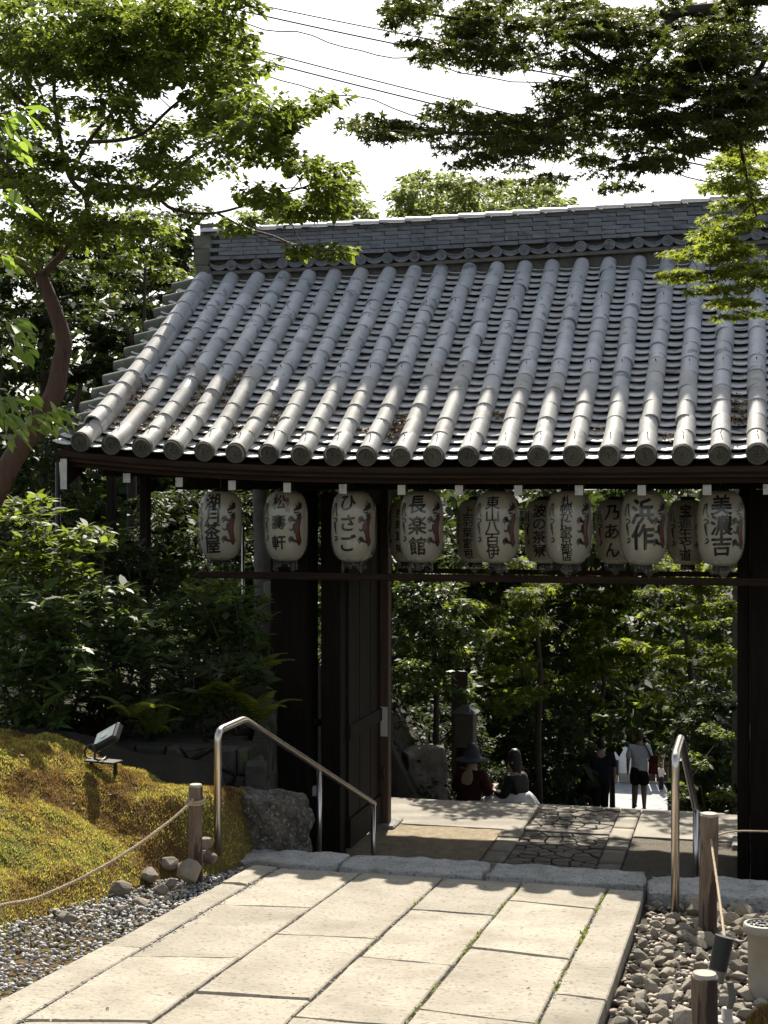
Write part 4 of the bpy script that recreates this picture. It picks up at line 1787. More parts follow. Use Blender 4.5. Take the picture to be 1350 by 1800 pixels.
MB().tube([(-.03, -.07, .15), (-.03, -.075, .05), (-.03, .0, .03)], .008, 6).tube([(-.03, .07, .15), (-.03, .075, .05), (-.03, 0, .03)], .008, 6).obj('bracket', M_BLACK, F)
MB().box(-.13, .10, -.06, .06, .02, .032, .003).box(-.12, -.10, -.01, .01, -.06, .02).box(.07, .09, -.01, .01, -.06, .02).obj('ground_spike', M_BLACK, F)
MB().tube(bent([(-.06, .0, .13), (-.16, 0, .12), (-.17, 0, .04), (-.10, .02, .03), (-.25, .1, .0), (-.5, .2, .0)], .05), .007, 6).obj('cable', M_BLACK, F)

sp = W(1278, 1800, 5.6)
S_ = empty('spotlight', sp, 0, label='tilted black cylinder spotlight on a round pale base', cat='spotlight')
ax0, ax1 = Vector((-.045, 0, .16)), Vector((-.005, .02, .325))
t = (ax1 - ax0).normalized()
MB().tube([ax0 + t * .045, ax1], [.034, .036], 20).obj('barrel', M_BLACK, S_)
MB().tube([ax0, ax0 + t * .0445], [.032, .034], 20).obj('collar', mat('dull_metal', (0.25, 0.25, 0.24), rough=0.35, metal=0.8), S_)
MB().tube([(.006, 0, .05), (.02, 0, .10), (.012, 0, .16)], [.012, .014, .012], 10).obj('arm', M_BARKG, S_)
MB().lathe([(.032, -.1), (.032, .0), (.048, .003), (.05, .016), (.044, .02), (.022, .021), (.02, .06), (.0005, .062)], 24).obj('base', mat('pale_plastic', (0.36, 0.32, 0.26), (0.42, 0.38, 0.32), rough=0.5), S_, True)

dp = W(1340, 1718, 6.75)
D_ = empty('drain_pot', dp, 0, label='pale round ceramic pot with perforated dark lid, cut by the frame', cat='pot')
MB().lathe([(.062, -.08), (.064, .0), (.066, .20), (.085, .205), (.088, .225), (.083, .245), (.070, .248), (.068, .236)], 32).obj('body', mat('ceramic', (0.26, 0.235, 0.19), (0.34, 0.305, 0.25), rough=0.6, scale=12, stain=(0.25, 0.22, 0.17), stain_scale=9), D_, True)
MB().lathe([(.068, .236), (.03, .238), (.0005, .239)], 32).obj('grating', M_BLACK, D_)
bz = MB()
for k in range(12):
    a = 2 * PI * k / 12
    for r_ in (.026, .05):
        bz.lathe([(.008, .2395), (.006, .245), (.0005, .246)], 8, r_ * math.cos(a), r_ * math.sin(a))
bz.obj('lid_studs', M_WIRE, D_)

# ================================================================== STONES, GRAVEL, MOSS
rng = random.Random(31)
big = bm_obj('boulder', rough_block(-.30, .30, -.22, .22, -.05, .40, .05, 7, 44, 6.5, .06), mat('boulder_stone', (0.06, 0.052, 0.042), (0.17, 0.15, 0.125), rough=0.9, scale=9, bump=1.0, bscale=26, dist=.05, stain=(0.035, 0.035, 0.02), stain_scale=6, speck=(0.28, 0.26, 0.22), speck_scale=45), None, True)
q = W(458, 1500, 10.1)
big.location = q
big.rotation_euler = (0, 0, -TH)
tag(big, 'large squared grey boulder between the moss bank and the kerb', 'boulder')
q = W(645, 1498, 10.55)
o = bm_obj('boulder', rough_block(-.06, .06, -.1, .1, -.3, .18, .03, 3, 6, 6), M_DARKROCK, None, True)
o.location = W(522, 1500, 10.6)
tag(o, 'small rounded stone tucked against the big squared boulder', 'boulder')
# rocks edging the gravel
LR_ = [(268, 1515, 9.2, .075, 'reddish rock by the moss edge, uppermost of the edging rocks'), (298, 1528, 9.1, .06, 'dark angular rock touching the log post foot'),
       (333, 1548, 8.85, .085, 'broad brown rock in front of the roped log post'), (366, 1515, 9.15, .05, 'pale rock wedged between log post and handrail'),
       (362, 1490, 9.3, .055, 'grey rock behind the roped log post'), (262, 1548, 8.85, .055, 'mossy round rock at the edge of the moss'),
       (212, 1575, 8.55, .065, 'buff flat-faced rock sunk into the moss edge'), (252, 1600, 8.35, .055, 'low grey rock lying on the gravel'),
       (217, 1612, 8.2, .055, 'dark square rock lowest of those on the gravel'), (300, 1560, 8.75, .04, 'small pale rock half buried in gravel'),
       (118, 1625, 7.85, .05, 'flat whitish rock near the dark moss'), (283, 1572, 8.6, .045, 'small pale flat rock beside the low grey rock')]
for i, (px, py, d, s, lab) in enumerate(LR_):
    bm = rock_bm(rng, s * rng.uniform(.9, 1.2), s * .9, s * rng.uniform(.65, .8), 24)
    bmesh.ops.bevel(bm, geom=bm.edges[:], offset=s * .05, segments=1, affect='EDGES')
    o = bm_obj('rock', bm, M_ROCK)
    p = W(px, py, d)
    o.scale = (1.3, 1.2, 1.25)
    o.location = p + Vector((0, 0, s * .6))
    o.rotation_euler = (rng.uniform(-.2, .2), rng.uniform(-.2, .2), rng.uniform(0, 6))
    tag(o, lab, 'rock', 'rocks edging the gravel')


def pebbles(name, pts, sizes, m, parent, seed, nvar=6, squash=.6):
    """many small stones joined into one mesh"""
    r = random.Random(seed)
    var = []
    for i in range(nvar):
        bm = rock_bm(r, 1, .8, squash, 11)
        bmesh.ops.triangulate(bm, faces=bm.faces[:])
        bm.verts.index_update()
        var.append((np.array([tuple(v.co) for v in bm.verts]), np.array([[v.index for v in f.verts] for f in bm.faces])))
        bm.free()
    Vs, Fs, A = [], [], []
    n0 = 0
    for p, s in zip(pts, sizes):
        v, f = var[r.randrange(nvar)]
        a, b = r.uniform(0, 6.28), r.uniform(-.4, .4)
        R = np.array(Matrix.Rotation(a, 3, 'Z') @ Matrix.Rotation(b, 3, 'X'))
        Vs.append((v * s) @ R.T + np.array(p))
        Fs.append(f + n0)
        A.append(np.full(len(f), r.random()))
        n0 += len(v)
    return np_mesh(name, np.vstack(Vs), np.vstack(Fs), m, parent, np.concatenate(A))


def attr_mat(name, cols, rough=.8, bump=0.0):
    m = bpy.data.materials.new(name)
    m.use_nodes = True
    nt = m.node_tree
    bs = nt.nodes['Principled BSDF']
    at = nd(nt, 'ShaderNodeAttribute', attribute_name='rnd')
    cr = nd(nt, 'ShaderNodeValToRGB')
    el = cr.color_ramp.elements
    while len(el) < len(cols):
        el.new(0.5)
    for i, c in enumerate(cols):
        el[i].position = i / (len(cols) - 1)
        el[i].color = (*c, 1)
    nt.links.new(at.outputs['Fac'], cr.inputs[0])
    nt.links.new(cr.outputs[0], bs.inputs['Base Color'])
    bs.inputs['Roughness'].default_value = rough
    return m


M_PEBA = attr_mat('gravel_grey', [(0.13, 0.13, 0.13), (0.27, 0.26, 0.25), (0.36, 0.345, 0.32), (0.50, 0.47, 0.43)])
M_BEDA = attr_mat('small_bed_stones', [(0.12, 0.10, 0.085), (0.27, 0.23, 0.18), (0.37, 0.31, 0.24), (0.46, 0.40, 0.33)])
# gravel strip between path and moss
gb = MB()
gp, gs = [], []
for i in range(5200):
    v = rng.uniform(-10.5, -4.95)
    ul = u_line(0, v)
    um = -1.45 + .214 * (v + 5.57) - .06
    if v > -5.1:
        um, ul = -1.42, -1.15
    t_ = rng.random()
    u = um + (ul - um) * t_
    z = zpath(v) - .03 + (.03 * (1 - t_)) + rng.uniform(-.01, .012)
    gp.append((u, v, z))
    gs.append(rng.uniform(.009, .021))
gravel = pebbles('gravel', gp, gs, M_PEBA, None, 5)
gravel.location, gravel.rotation_euler = (GX, GY, 0), (0, 0, -TH)
tag(gravel, 'loose grey gravel strip between the path and the moss', 'gravel', None, 'stuff')
# grit along the joints of the path
gp, gs = [], []
for i in range(1, 6):
    for k in range(330):
        v = rng.uniform(-10.5, -5.12)
        gp.append((u_line(i, v) + rng.uniform(-.009, .009), v, zpath(v) - .014 + rng.uniform(-.006, .008)))
        gs.append(rng.uniform(.004, .009))
for k in range(240):
    v = rng.uniform(-10.5, -5.2)
    gp.append((u_line(1, v) + rng.uniform(-.01, .035), v, zpath(v) + .002))
    gs.append(rng.uniform(.004, .010))
o = pebbles('joint_grit', gp, gs, M_PEBA, path, 6)
tag(o, kind='stuff')

# bed of loose stones beside the path
bed = gempty('stone_bed', 0, 0, 0, kind='structure', label='bed of loose buff cobbles between path and pillar')
mb = MB()
vsx, fsx = grid_patch(1.0, 4.2, -10.5, -5.16, 0, 0.0, .25)
mb.add([(a, b, zpath(b) - .10 + .02 * mnoise.noise(Vector((a * 3, b * 3, 1)))) for a, b, c in vsx], fsx)
mb.obj('bed_soil', M_SOIL, bed)
BV = []
for i in range(8):
    bm = rock_bm(rng, 1, .78, .62, 16)
    bmesh.ops.bevel(bm, geom=bm.edges[:], offset=.03, segments=1, affect='EDGES')
    me = bpy.data.meshes.new('bed_stone')
    bm.to_mesh(me)
    bm.free()
    me.materials.append(M_BED)
    BV.append(me)
placed = []
n_big = 0
tr = 0
while n_big < 290 and tr < 30000:
    tr += 1
    v = rng.uniform(-8.9, -5.2)
    u0 = u_line(6, v) + .03
    u = u0 + (rng.random() ** .8) * 1.7
    # bigger towards the kerb and away from the slab edge
    near = sstep(-7.6, -5.2, v)
    s = rng.uniform(.034, .052) + rng.uniform(0, .045) * near * sstep(0, .3, u - u0) + (rng.uniform(0, .03) if rng.random() < .15 else 0)
    if any((u - a) ** 2 + (v - b) ** 2 < ((s + c) * .66) ** 2 for a, b, c in placed):
        continue
    x, y = XY(u, v)
    if x / y * FPX + 675 > 1480:
        continue
    placed.append((u, v, s))
    shared('stone', rng.choice(BV), bed, (u, v, zpath(v) - .07 + s * .35 + rng.uniform(-.01, .012)), (rng.uniform(-.5, .5), rng.uniform(-.5, .5), rng.uniform(0, 6.3)), (s, s * rng.uniform(.85, 1.15), s * rng.uniform(.8, 1.1)))
    n_big += 1
gp, gs = [], []
for i in range(4200):
    v = rng.uniform(-9.6, -5.18)
    u = u_line(6, v) + .015 + rng.random() * 1.9
    gp.append((u, v, zpath(v) - .085 + rng.uniform(0, .02)))
    gs.append(rng.uniform(.016, .038))
o = pebbles('small_stones', gp, gs, M_BEDA, bed, 8)
tag(o, kind='stuff')

# moss bank
moss = MB()
MU0, MU1, MV0, MV1, MST = -5.6, -1.08, -10.6, -4.42, .035
nu_, nv_ = int((MU1 - MU0) / MST), int((MV1 - MV0) / MST)


def zmoss(u, v):
    q = -(u + 1.33) + 0.214 * (v + 5.57)
    b = zpath(v) + mound(u, v) - .06 * sstep(0.06, -.06, q) * (1 if v < -5.3 else 0)
    lump = .07 * mnoise.noise(Vector((u * 2.3, v * 2.3, 0))) + .034 * mnoise.noise(Vector((u * 6, v * 6, 4))) + .012 * mnoise.noise(Vector((u * 17, v * 17, 9)))
    back = .55 * sstep(-4.95, -4.42, v) * sstep(-1.25, -1.7, u)
    return b + lump * sstep(-.05, .3, q) - back


for j in range(nv_ + 1):
    for i in range(nu_ + 1):
        u, v = MU0 + (MU1 - MU0) * i / nu_, MV0 + (MV1 - MV0) * j / nv_
        q = -(u + 1.33) + 0.214 * (v + 5.57) + .5 * sstep(-5.7, -5.0, v) * sstep(-1.1, -1.4, u)
        moss.v.append(Vector((u, v, zmoss(u, v) if q > -.12 else zpath(v) - .12)))
w_ = nu_ + 1
moss.f = [(j * w_ + i, j * w_ + i + 1, (j + 1) * w_ + i + 1, (j + 1) * w_ + i) for j in range(nv_) for i in range(nu_)]
mo = moss.obj('moss_bank', M_MOSS, None, True, (GX, GY, 0), -TH)
tag(mo, 'rounded bank under yellow and rust-brown moss beside the path', None, None, 'structure')


def moss_mat():
    m = bpy.data.materials.new('moss_tuft')
    m.use_nodes = True
    nt = m.node_tree
    bs = nt.nodes['Principled BSDF']
    out = nt.nodes['Material Output']
    tc = nd(nt, 'ShaderNodeTexCoord')
    at = nd(nt, 'ShaderNodeAttribute', attribute_name='rnd')
    n1 = nd(nt, 'ShaderNodeTexNoise', Scale=1.9, Detail=8.0, Roughness=.72)
    nt.links.new(tc.outputs['Object'], n1.inputs['Vector'])
    cr = nd(nt, 'ShaderNodeValToRGB')
    el = cr.color_ramp.elements
    el[0].position, el[0].color = .40, (0.16, 0.09, 0.028, 1)
    el[1].position, el[1].color = .61, (0.26, 0.29, 0.065, 1)
    e = el.new(.47)
    e.color = (0.33, 0.24, 0.055, 1)
    e = el.new(.52)
    e.color = (0.46, 0.395, 0.085, 1)
    nt.links.new(n1.outputs['Fac'], cr.inputs[0])
    hs = nd(nt, 'ShaderNodeHueSaturation')
    mr = nd(nt, 'ShaderNodeMapRange')
    mr.inputs[3].default_value, mr.inputs[4].default_value = .55, 1.5
    nt.links.new(at.outputs['Fac'], mr.inputs[0])
    nt.links.new(mr.outputs[0], hs.inputs['Value'])
    nt.links.new(cr.outputs[0], hs.inputs['Color'])
    nt.links.new(hs.outputs[0], bs.inputs['Base Color'])
    bs.inputs['Roughness'].default_value = .9
    tr = nd(nt, 'ShaderNodeBsdfTranslucent')
    nt.links.new(hs.outputs[0], tr.inputs[0])
    ms = nd(nt, 'ShaderNodeMixShader')
    ms.inputs[0].default_value = .5
    nt.links.new(bs.outputs[0], ms.inputs[1])
    nt.links.new(tr.outputs[0], ms.inputs[2])
    nt.links.new(ms.outputs[0], out.inputs['Surface'])
    return m


NR_ = np.random.default_rng(3)
nb = 210000
uu = NR_.uniform(-3.6, -1.1, nb)
vv = NR_.uniform(-8.6, -4.55, nb)
qq = -(uu + 1.33) + .214 * (vv + 5.57) + .5 * np.clip((vv + 5.7) / .7, 0, 1) * (uu < -1.15)
edge_n = np.array([mnoise.noise(Vector((a * 4, b * 4, 2))) for a, b in zip(uu[::1], vv[::1])]) * .09
keep = qq > .0 + edge_n
uu, vv = uu[keep], vv[keep]
zz = np.array([zmoss(a, b) for a, b in zip(uu, vv)])
k = len(uu)
h = NR_.uniform(.005, .019, k)
a = NR_.uniform(0, 2 * PI, k)
lx, ly = NR_.normal(0, .009, k), NR_.normal(0, .009, k)
wd = NR_.uniform(.003, .0065, k)
P0 = np.stack([uu - wd * np.cos(a), vv - wd * np.sin(a), zz - .004], 1)
P1 = np.stack([uu + wd * np.cos(a), vv + wd * np.sin(a), zz - .004], 1)
P2 = np.stack([uu + lx, vv + ly, zz + h], 1)
V_ = np.stack([P0, P1, P2], 1).reshape(-1, 3)
o = np_mesh('moss_tufts', V_, np.arange(3 * k).reshape(-1, 3), moss_mat(), None, NR_.random(k))
o.location, o.rotation_euler = (GX, GY, 0), (0, 0, -TH)
tag(o, 'shaggy yellow and rust-brown moss covering the bank', 'moss', None, 'stuff')

# retaining wall of dark stones behind the bank
wall = gempty('stone_wall', 0, -3.95, -2.6, label='low dark retaining wall of rough stones behind the moss bank', cat='wall')
sd = []
tr = 0
while len(sd) < 70 and tr < 5000:
    tr += 1
    p_ = (rng.uniform(-3.9, -1.45), rng.uniform(0, .78))
    if all(math.hypot(p_[0] - q_[0], p_[1] - q_[1]) > .13 for q_ in sd):
        sd.append(p_)
for poly in voronoi(sd, (-3.9, -1.45, 0, .78)):
    q_ = inset(poly, .008)
    if not q_:
        continue
    bm = flag_bm(q_, 0.0, .16, .02, rng, .02)
    for v in bm.verts:
        v.co = Vector((v.co.x, -v.co.z, v.co.y))
    bmesh.ops.recalc_face_normals(bm, faces=bm.faces[:])
    bm_obj('stone', bm, M_DARKROCK, wall)
MB().box(-3.9, -1.45, -.11, .3, -.05, .76).obj('wall_core', M_SOIL, wall)
# side wall of the steps
wall2 = gempty('stone_wall', wall_u(-4.3), -4.3, -3.6, label='dark stone side wall retaining the garden along the steps', cat='wall')
A_, B_ = Vector((wall_u(-4.3), -4.3)), Vector((wall_u(-.75), -.75))
Lw = (B_ - A_).length
dirw = (B_ - A_).normalized()
nrm = Vector((dirw.y, -dirw.x))
sd = []
tr = 0
while len(sd) < 90 and tr < 6000:
    tr += 1
    p_ = (rng.uniform(0, Lw), rng.uniform(0, 1.7))
    if all(math.hypot(p_[0] - q_[0], p_[1] - q_[1]) > .19 for q_ in sd):
        sd.append(p_)
for poly in voronoi(sd, (0, Lw, 0, 1.7)):
    q_ = inset(poly, .01)
    if not q_:
        continue
    bm = flag_bm(q_, 0.0, .13, .02, rng, .02)
    for v in bm.verts:
        p_ = dirw * v.co.x + nrm * v.co.z
        v.co = Vector((p_.x, p_.y, v.co.y))
    bmesh.ops.recalc_face_normals(bm, faces=bm.faces[:])
    bm_obj('stone', bm, M_DARKROCK, wall2)

# fallen leaves and twigs lying on the moss, the path and the gravel
g = np.random.default_rng(44)
PF = []
for k in range(150):
    u, v = g.uniform(-3.4, -1.4), g.uniform(-8.3, -4.9)
    if -(u + 1.33) + .214 * (v + 5.57) > .08:
        PF.append((u, v, zmoss(u, v) + .014))
for k in range(26):
    v = g.uniform(-9.2, -5.3)
    u = g.uniform(u_line(0, v), u_line(6, v))
    PF.append((u, v, zpath(v) + .006))
PF = np.array(PF)
FALLEN_PTS = PF

# clump of rusty moss at the corner of the stone bed
mc = W(1368, 1815, 5.5)
g = np.random.default_rng(46)
n = 5200
a, r = g.uniform(0, 6.3, n), np.sqrt(g.random(n)) * .15
bx, by = r * np.cos(a), r * np.sin(a)
bz = .13 * np.clip(1 - (r / .16) ** 2, 0, 1) + g.normal(0, .006, n)
wd = g.uniform(.002, .0045, n)
an = g.uniform(0, 6.3, n)
P0 = np.stack([bx - wd * np.cos(an), by - wd * np.sin(an), bz - .012], 1)
P1 = np.stack([bx + wd * np.cos(an), by + wd * np.sin(an), bz - .012], 1)
P2 = np.stack([bx + g.normal(0, .008, n), by + g.normal(0, .008, n), bz + g.uniform(.008, .022, n)], 1)
MC = empty('moss_clump', mc, 0.0, label='small cushion of rusty moss beside the spotlight at the picture corner', cat='moss')
MC.scale = (.8, .8, .75)
np_mesh('tufts', np.stack([P0, P1, P2], 1).reshape(-1, 3), np.arange(3 * n).reshape(-1, 3), attr_mat('rusty_moss', [(0.10, 0.045, 0.015), (0.22, 0.12, 0.03), (0.30, 0.22, 0.05)], .9), MC, g.random(n))
MB().lathe([(.0005, .125), (.05, .115), (.1, .075), (.135, .02), (.145, -.06)], 18).obj('cushion', M_MOSS, MC, True)
# ================================================================== FOLIAGE
ELL = (np.array([(0, 0, 0), (.42, .21, .05), (1, 0, -.06), (.42, -.21, .05)], float), [(0, 1, 2, 3)])
ELLW = (np.array([(0, 0, 0), (.5, .30, .06), (1, 0, -.10), (.5, -.30, .06)], float), [(0, 1, 2, 3)])
ELL8 = (np.array([(0, 0, 0), (.2, .13, .03), (.45, .20, .045), (.75, .13, .0), (1, 0, -.10), (.75, -.13, .0), (.45, -.20, .045), (.2, -.13, .03)], float), [tuple(range(8))])
_mp = [(-.08, -.05)]
for i, (an, r) in enumerate([(-112, .55), (-82, .27), (-52, .86), (-26, .33), (0, 1.0), (26, .33), (52, .86), (82, .27), (112, .55)]):
    _mp.append((r * math.cos(math.radians(an)), r * math.sin(math.radians(an))))
_mp.append((-.08, .05))
MAPLE = (np.array([(x, y, -.16 * (x * x + y * y)) for x, y in _mp], float), [tuple(range(len(_mp)))])


def rotmats(yaw, pitch, roll):
    cy, sy, cp, sp, cr, sr = np.cos(yaw), np.sin(yaw), np.cos(pitch), np.sin(pitch), np.cos(roll), np.sin(roll)
    R = np.empty((len(yaw), 3, 3))
    R[:, 0, 0] = cy * cp
    R[:, 0, 1] = cy * sp * sr - sy * cr
    R[:, 0, 2] = cy * sp * cr + sy * sr
    R[:, 1, 0] = sy * cp
    R[:, 1, 1] = sy * sp * sr + cy * cr
    R[:, 1, 2] = sy * sp * cr - cy * sr
    R[:, 2, 0] = -sp
    R[:, 2, 1] = cp * sr
    R[:, 2, 2] = cp * cr
    return R


def leaf_mesh(name, P, yaw, pitch, roll, size, tmpl, m, parent, seed=0):
    T, faces = tmpl
    R = rotmats(yaw, pitch, roll)
    size = size * np.random.default_rng(seed + 5).lognormal(0, .22, len(size))
    V = np.einsum('nij,kj->nki', R, T) * size[:, None, None] + P[:, None, :]
    n, k = len(P), len(T)
    F = np.array(faces)[None, :, :] + (np.arange(n) * k)[:, None, None]
    g = np.random.default_rng(seed)
    A = np.repeat(g.random(n), len(faces))
    return np_mesh(name, V.reshape(-1, 3), F.reshape(-1, F.shape[2]), m, parent, A)


def clump_leaves(cl, per, size, g, flat=False, droop=.35):
    """cl: list of (centre, (rx,ry,rz)); returns leaf arrays"""
    P, Y, PI_, RO, SZ = [], [], [], [], []
    for c, r, w in cl:
        n = max(3, int(per * w))
        d = g.normal(size=(n, 3))
        d /= np.linalg.norm(d, axis=1)[:, None]
        rad = g.random(n) ** (1 / 2.2)
        p = d * rad[:, None] * np.array(r)
        if flat:
            p[:, 2] = g.normal(0, .22, n) * r[2] - .6 * r[2] * ((p[:, 0] / r[0]) ** 2 + (p[:, 1] / r[1]) ** 2)
        yaw = np.arctan2(p[:, 1], p[:, 0]) + g.normal(0, .9, n)
        P.append(p + np.array(c))
        Y.append(yaw)
        PI_.append(g.normal(droop, .35, n))
        RO.append(g.normal(0, .45, n))
        SZ.append(g.uniform(size[0], size[1], n))
    return np.vstack(P), np.concatenate(Y), np.concatenate(PI_), np.concatenate(RO), np.concatenate(SZ)


def branch_tubes(mb, roots, targets, rng_, r_tip=.004, grow=.012, maxr=.05, seg=5):
    """join each target to the nearest wood already there"""
    nodes = [(Vector(p), r) for p, r in roots]
    targets = sorted([Vector(t) for t in targets], key=lambda t: min((t - n[0]).length for n in nodes))
    for t in targets:
        best = min(nodes, key=lambda n: (n[0] - t).length + (.0 if n[1] > r_tip * 1.5 else .1))
        p, r = best
        L = (t - p).length
        if L < .03:
            continue
        r0 = min(r * .8, maxr, r_tip + grow * L)
        pts, rr = [], []
        m_ = max(3, min(8, int(L / .15)))
        off = Vector((rng_.uniform(-1, 1), rng_.uniform(-1, 1), rng_.uniform(-.2, .7))) * L * .14
        for k in range(m_ + 1):
            s = k / m_
            q = p.lerp(t, s) + off * 4 * s * (1 - s) * .5 + Vector((rng_.uniform(-1, 1), rng_.uniform(-1, 1), rng_.uniform(-1, 1))) * L * .03 * (1 if 0 < k < m_ else 0)
            pts.append(q)
            rr.append(r0 + (r_tip - r0) * s)
        mb.tube(pts, rr, seg, False)
        for k in range(1, m_ + 1):
            nodes.append((pts[k], rr[k]))
    return mb


def smooth_pts(pts, n=5):
    P = [Vector(p) for p in pts]
    Q = []
    for i in range(len(P) - 1):
        p0, p1, p2, p3 = P[max(0, i - 1)], P[i], P[i + 1], P[min(len(P) - 1, i + 2)]
        for s in range(n):
            t = s / n
            Q.append(0.5 * ((2 * p1) + (p2 - p0) * t + (2 * p0 - 5 * p1 + 4 * p2 - p3) * t * t + (3 * p1 - p0 - 3 * p2 + p3) * t ** 3))
    Q.append(P[-1])
    return Q


def limb(mb, pts, r0, r1, seg=8):
    Q = smooth_pts(pts)
    rr = [r0 + (r1 - r0) * i / (len(Q) - 1) for i in range(len(Q))]
    mb.tube(Q, rr, seg)
    return list(zip(Q, rr))


def px_clumps(lst, d0, dspread, sub_px, rng_, flat=.5, dens=1.0):
    """turn (px,py,rx,ry[,d]) blobs into many small 3-D clumps spread in depth"""
    out = []
    for b in lst:
        px, py, rx, ry = b[:4]
        dd = b[4] if len(b) > 4 else d0
        n = max(1, int(dens * 1.3 * rx * ry / (sub_px * sub_px) * 2.2))
        for i in range(n):
            a, r = rng_.uniform(0, 2 * PI), math.sqrt(rng_.random())
            d = dd + rng_.uniform(-dspread, dspread)
            c = W(px + r * rx * math.cos(a), py + r * ry * math.sin(a), d)
            s = sub_px / FPX * d * rng_.uniform(.7, 1.25)
            out.append((c, (s, s, s * flat), rng_.uniform(.6, 1.3)))
    return out


L_BROAD = leaf_mat('leaf_broad', (0.028, 0.05, 0.012), (0.062, 0.095, 0.02), (0.26, 0.33, 0.04), .42, rough=.55, spec=.2)
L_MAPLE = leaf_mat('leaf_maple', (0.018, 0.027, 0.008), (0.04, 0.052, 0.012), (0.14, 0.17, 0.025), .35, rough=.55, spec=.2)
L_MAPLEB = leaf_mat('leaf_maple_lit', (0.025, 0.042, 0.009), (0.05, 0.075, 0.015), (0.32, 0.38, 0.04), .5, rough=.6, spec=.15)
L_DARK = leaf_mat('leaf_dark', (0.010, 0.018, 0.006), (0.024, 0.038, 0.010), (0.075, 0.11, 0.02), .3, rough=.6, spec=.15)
L_BUSH = leaf_mat('leaf_bush', (0.03, 0.055, 0.018), (0.065, 0.10, 0.03), (0.22, 0.30, 0.05), .3, rough=.5, spec=.22)
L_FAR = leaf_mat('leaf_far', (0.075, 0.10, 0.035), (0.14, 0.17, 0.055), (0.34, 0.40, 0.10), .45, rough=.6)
L_BIG = leaf_mat('leaf_large', (0.05, 0.10, 0.03), (0.09, 0.15, 0.04), (0.34, 0.48, 0.06), .45, rough=.35)
L_FERN = leaf_mat('leaf_fern', (0.05, 0.075, 0.015), (0.09, 0.12, 0.02), (0.35, 0.38, 0.04), .45)

# ------------------------------------------------------------------ the leaning tree beside the gable
rng = random.Random(101)
g = np.random.default_rng(101)
DT = 10.6
tb = W(-70, 1060, DT)
tree = empty('garden_tree', tb, 0, label='leaning tree with smooth reddish trunk spreading over the roof corner', cat='tree')


def rel(mb, o):
    for i, v in enumerate(mb.v):
        mb.v[i] = v - Vector(o)
    return mb


mb = MB()
nodes = []
Pd = lambda l, dd=0: [W(x, y, DT + dd + (e[0] if e else 0)) for x, y, *e in l]
nodes += limb(mb, Pd([(-75, 1080), (-50, 960), (5, 840), (40, 780), (92, 700), (106, 640), (112, 600), (98, 550), (73, 486)]), .095, .046, 12)
nodes += limb(mb, Pd([(73, 486), (40, 470), (-40, 430)]), .032, .02)
nodes += limb(mb, Pd([(73, 486), (112, 445), (148, 398, .1), (152, 350, .2), (122, 310, .2), (105, 240, .3), (95, 150, .3), (110, 60, .3)]), .030, .010)
nodes += limb(mb, Pd([(122, 310, .2), (170, 322, .1), (260, 336, -.1), (305, 368, -.2), (380, 374, -.3), (470, 348, -1.1), (560, 322, -1.8)]), .019, .005)
nodes += limb(mb, Pd([(122, 310, .2), (155, 250, .4), (210, 180, .5), (260, 90, .6), (280, -10, .6)]), .019, .006)
nodes += limb(mb, Pd([(260, 336, -.1), (330, 280, -.2), (400, 232, -.3), (470, 216, -1.1), (545, 205, -1.8)]), .014, .004)
nodes += limb(mb, Pd([(155, 250, .4), (240, 240, 0), (300, 190, -.3), (380, 120, -.4), (420, 40, -.4)]), .016, .005)
nodes += limb(mb, Pd([(380, 374, -.3), (430, 400, -.9), (480, 415, -1.3), (520, 430, -1.6), (600, 440, -1.9)]), .010, .004)
nodes += limb(mb, Pd([(105, 240, .3), (60, 200, .1), (10, 150, -.1), (-30, 100, 0)]), .02, .01)
nodes += limb(mb, Pd([(112, 445), (70, 380, -.5), (30, 320, -.8), (-10, 260, -.8)]), .018, .008)
blobs = [(60, 40, 95, 60), (170, 35, 90, 60), (280, 45, 95, 60), (390, 35, 60, 60), (40, 105, 80, 38), (150, 105, 70, 38), (240, 130, 70, 40), (330, 130, 85, 50),
         (425, 115, 50, 50), (445, 190, 50, 36), (380, 212, 75, 36), (505, 205, 45, 20), (560, 178, 26, 18), (300, 240, 60, 26), (430, 250, 70, 22), (340, 292, 70, 26),
         (250, 295, 50, 26), (500, 285, 55, 20), (565, 308, 50, 24), (600, 345, 40, 28), (520, 362, 60, 20), (440, 338, 50, 16), (425, 398, 36, 12), (300, 335, 50, 16),
         (40, 220, 55, 36), (20, 300, 50, 36), (90, 325, 55, 36), (150, 285, 35, 22), (120, 385, 60, 36), (30, 390, 50, 36), (200, 395, 50, 18), (600, 442, 36, 10), (540, 436, 24, 7),
         (210, 70, 120, 60), (480, 235, 40, 18), (60, 170, 60, 20), (150, 190, 60, 16), (215, 225, 50, 16), (90, 265, 60, 16), (240, 180, 40, 14), (20, 440, 50, 26), (110, 430, 60, 22), (190, 340, 60, 18), (330, 60, 90, 40)]
near = [b + (DT - 1.9,) for b in blobs if b[0] >= 420 and b[1] >= 150]
cl = px_clumps([b for b in blobs if not (b[0] >= 420 and b[1] >= 150)], DT - .1, 1.2, 34, rng, .45, 2.3) + px_clumps(near, DT, .5, 34, rng, .45, 2.3)
branch_tubes(mb, nodes, [c for c, r, w in cl if rng.random() < .8], rng, .0028, .008, .02, 4)
rel(mb, tb).obj('trunk', M_BARK, tree, True)
P, Y, PT, RO, SZ = clump_leaves(cl, 100, (.034, .062), g, droop=.25)
leaf_mesh('crown', P - np.array(tb), Y, PT, RO, SZ, ELLW, L_BROAD, tree, 1)

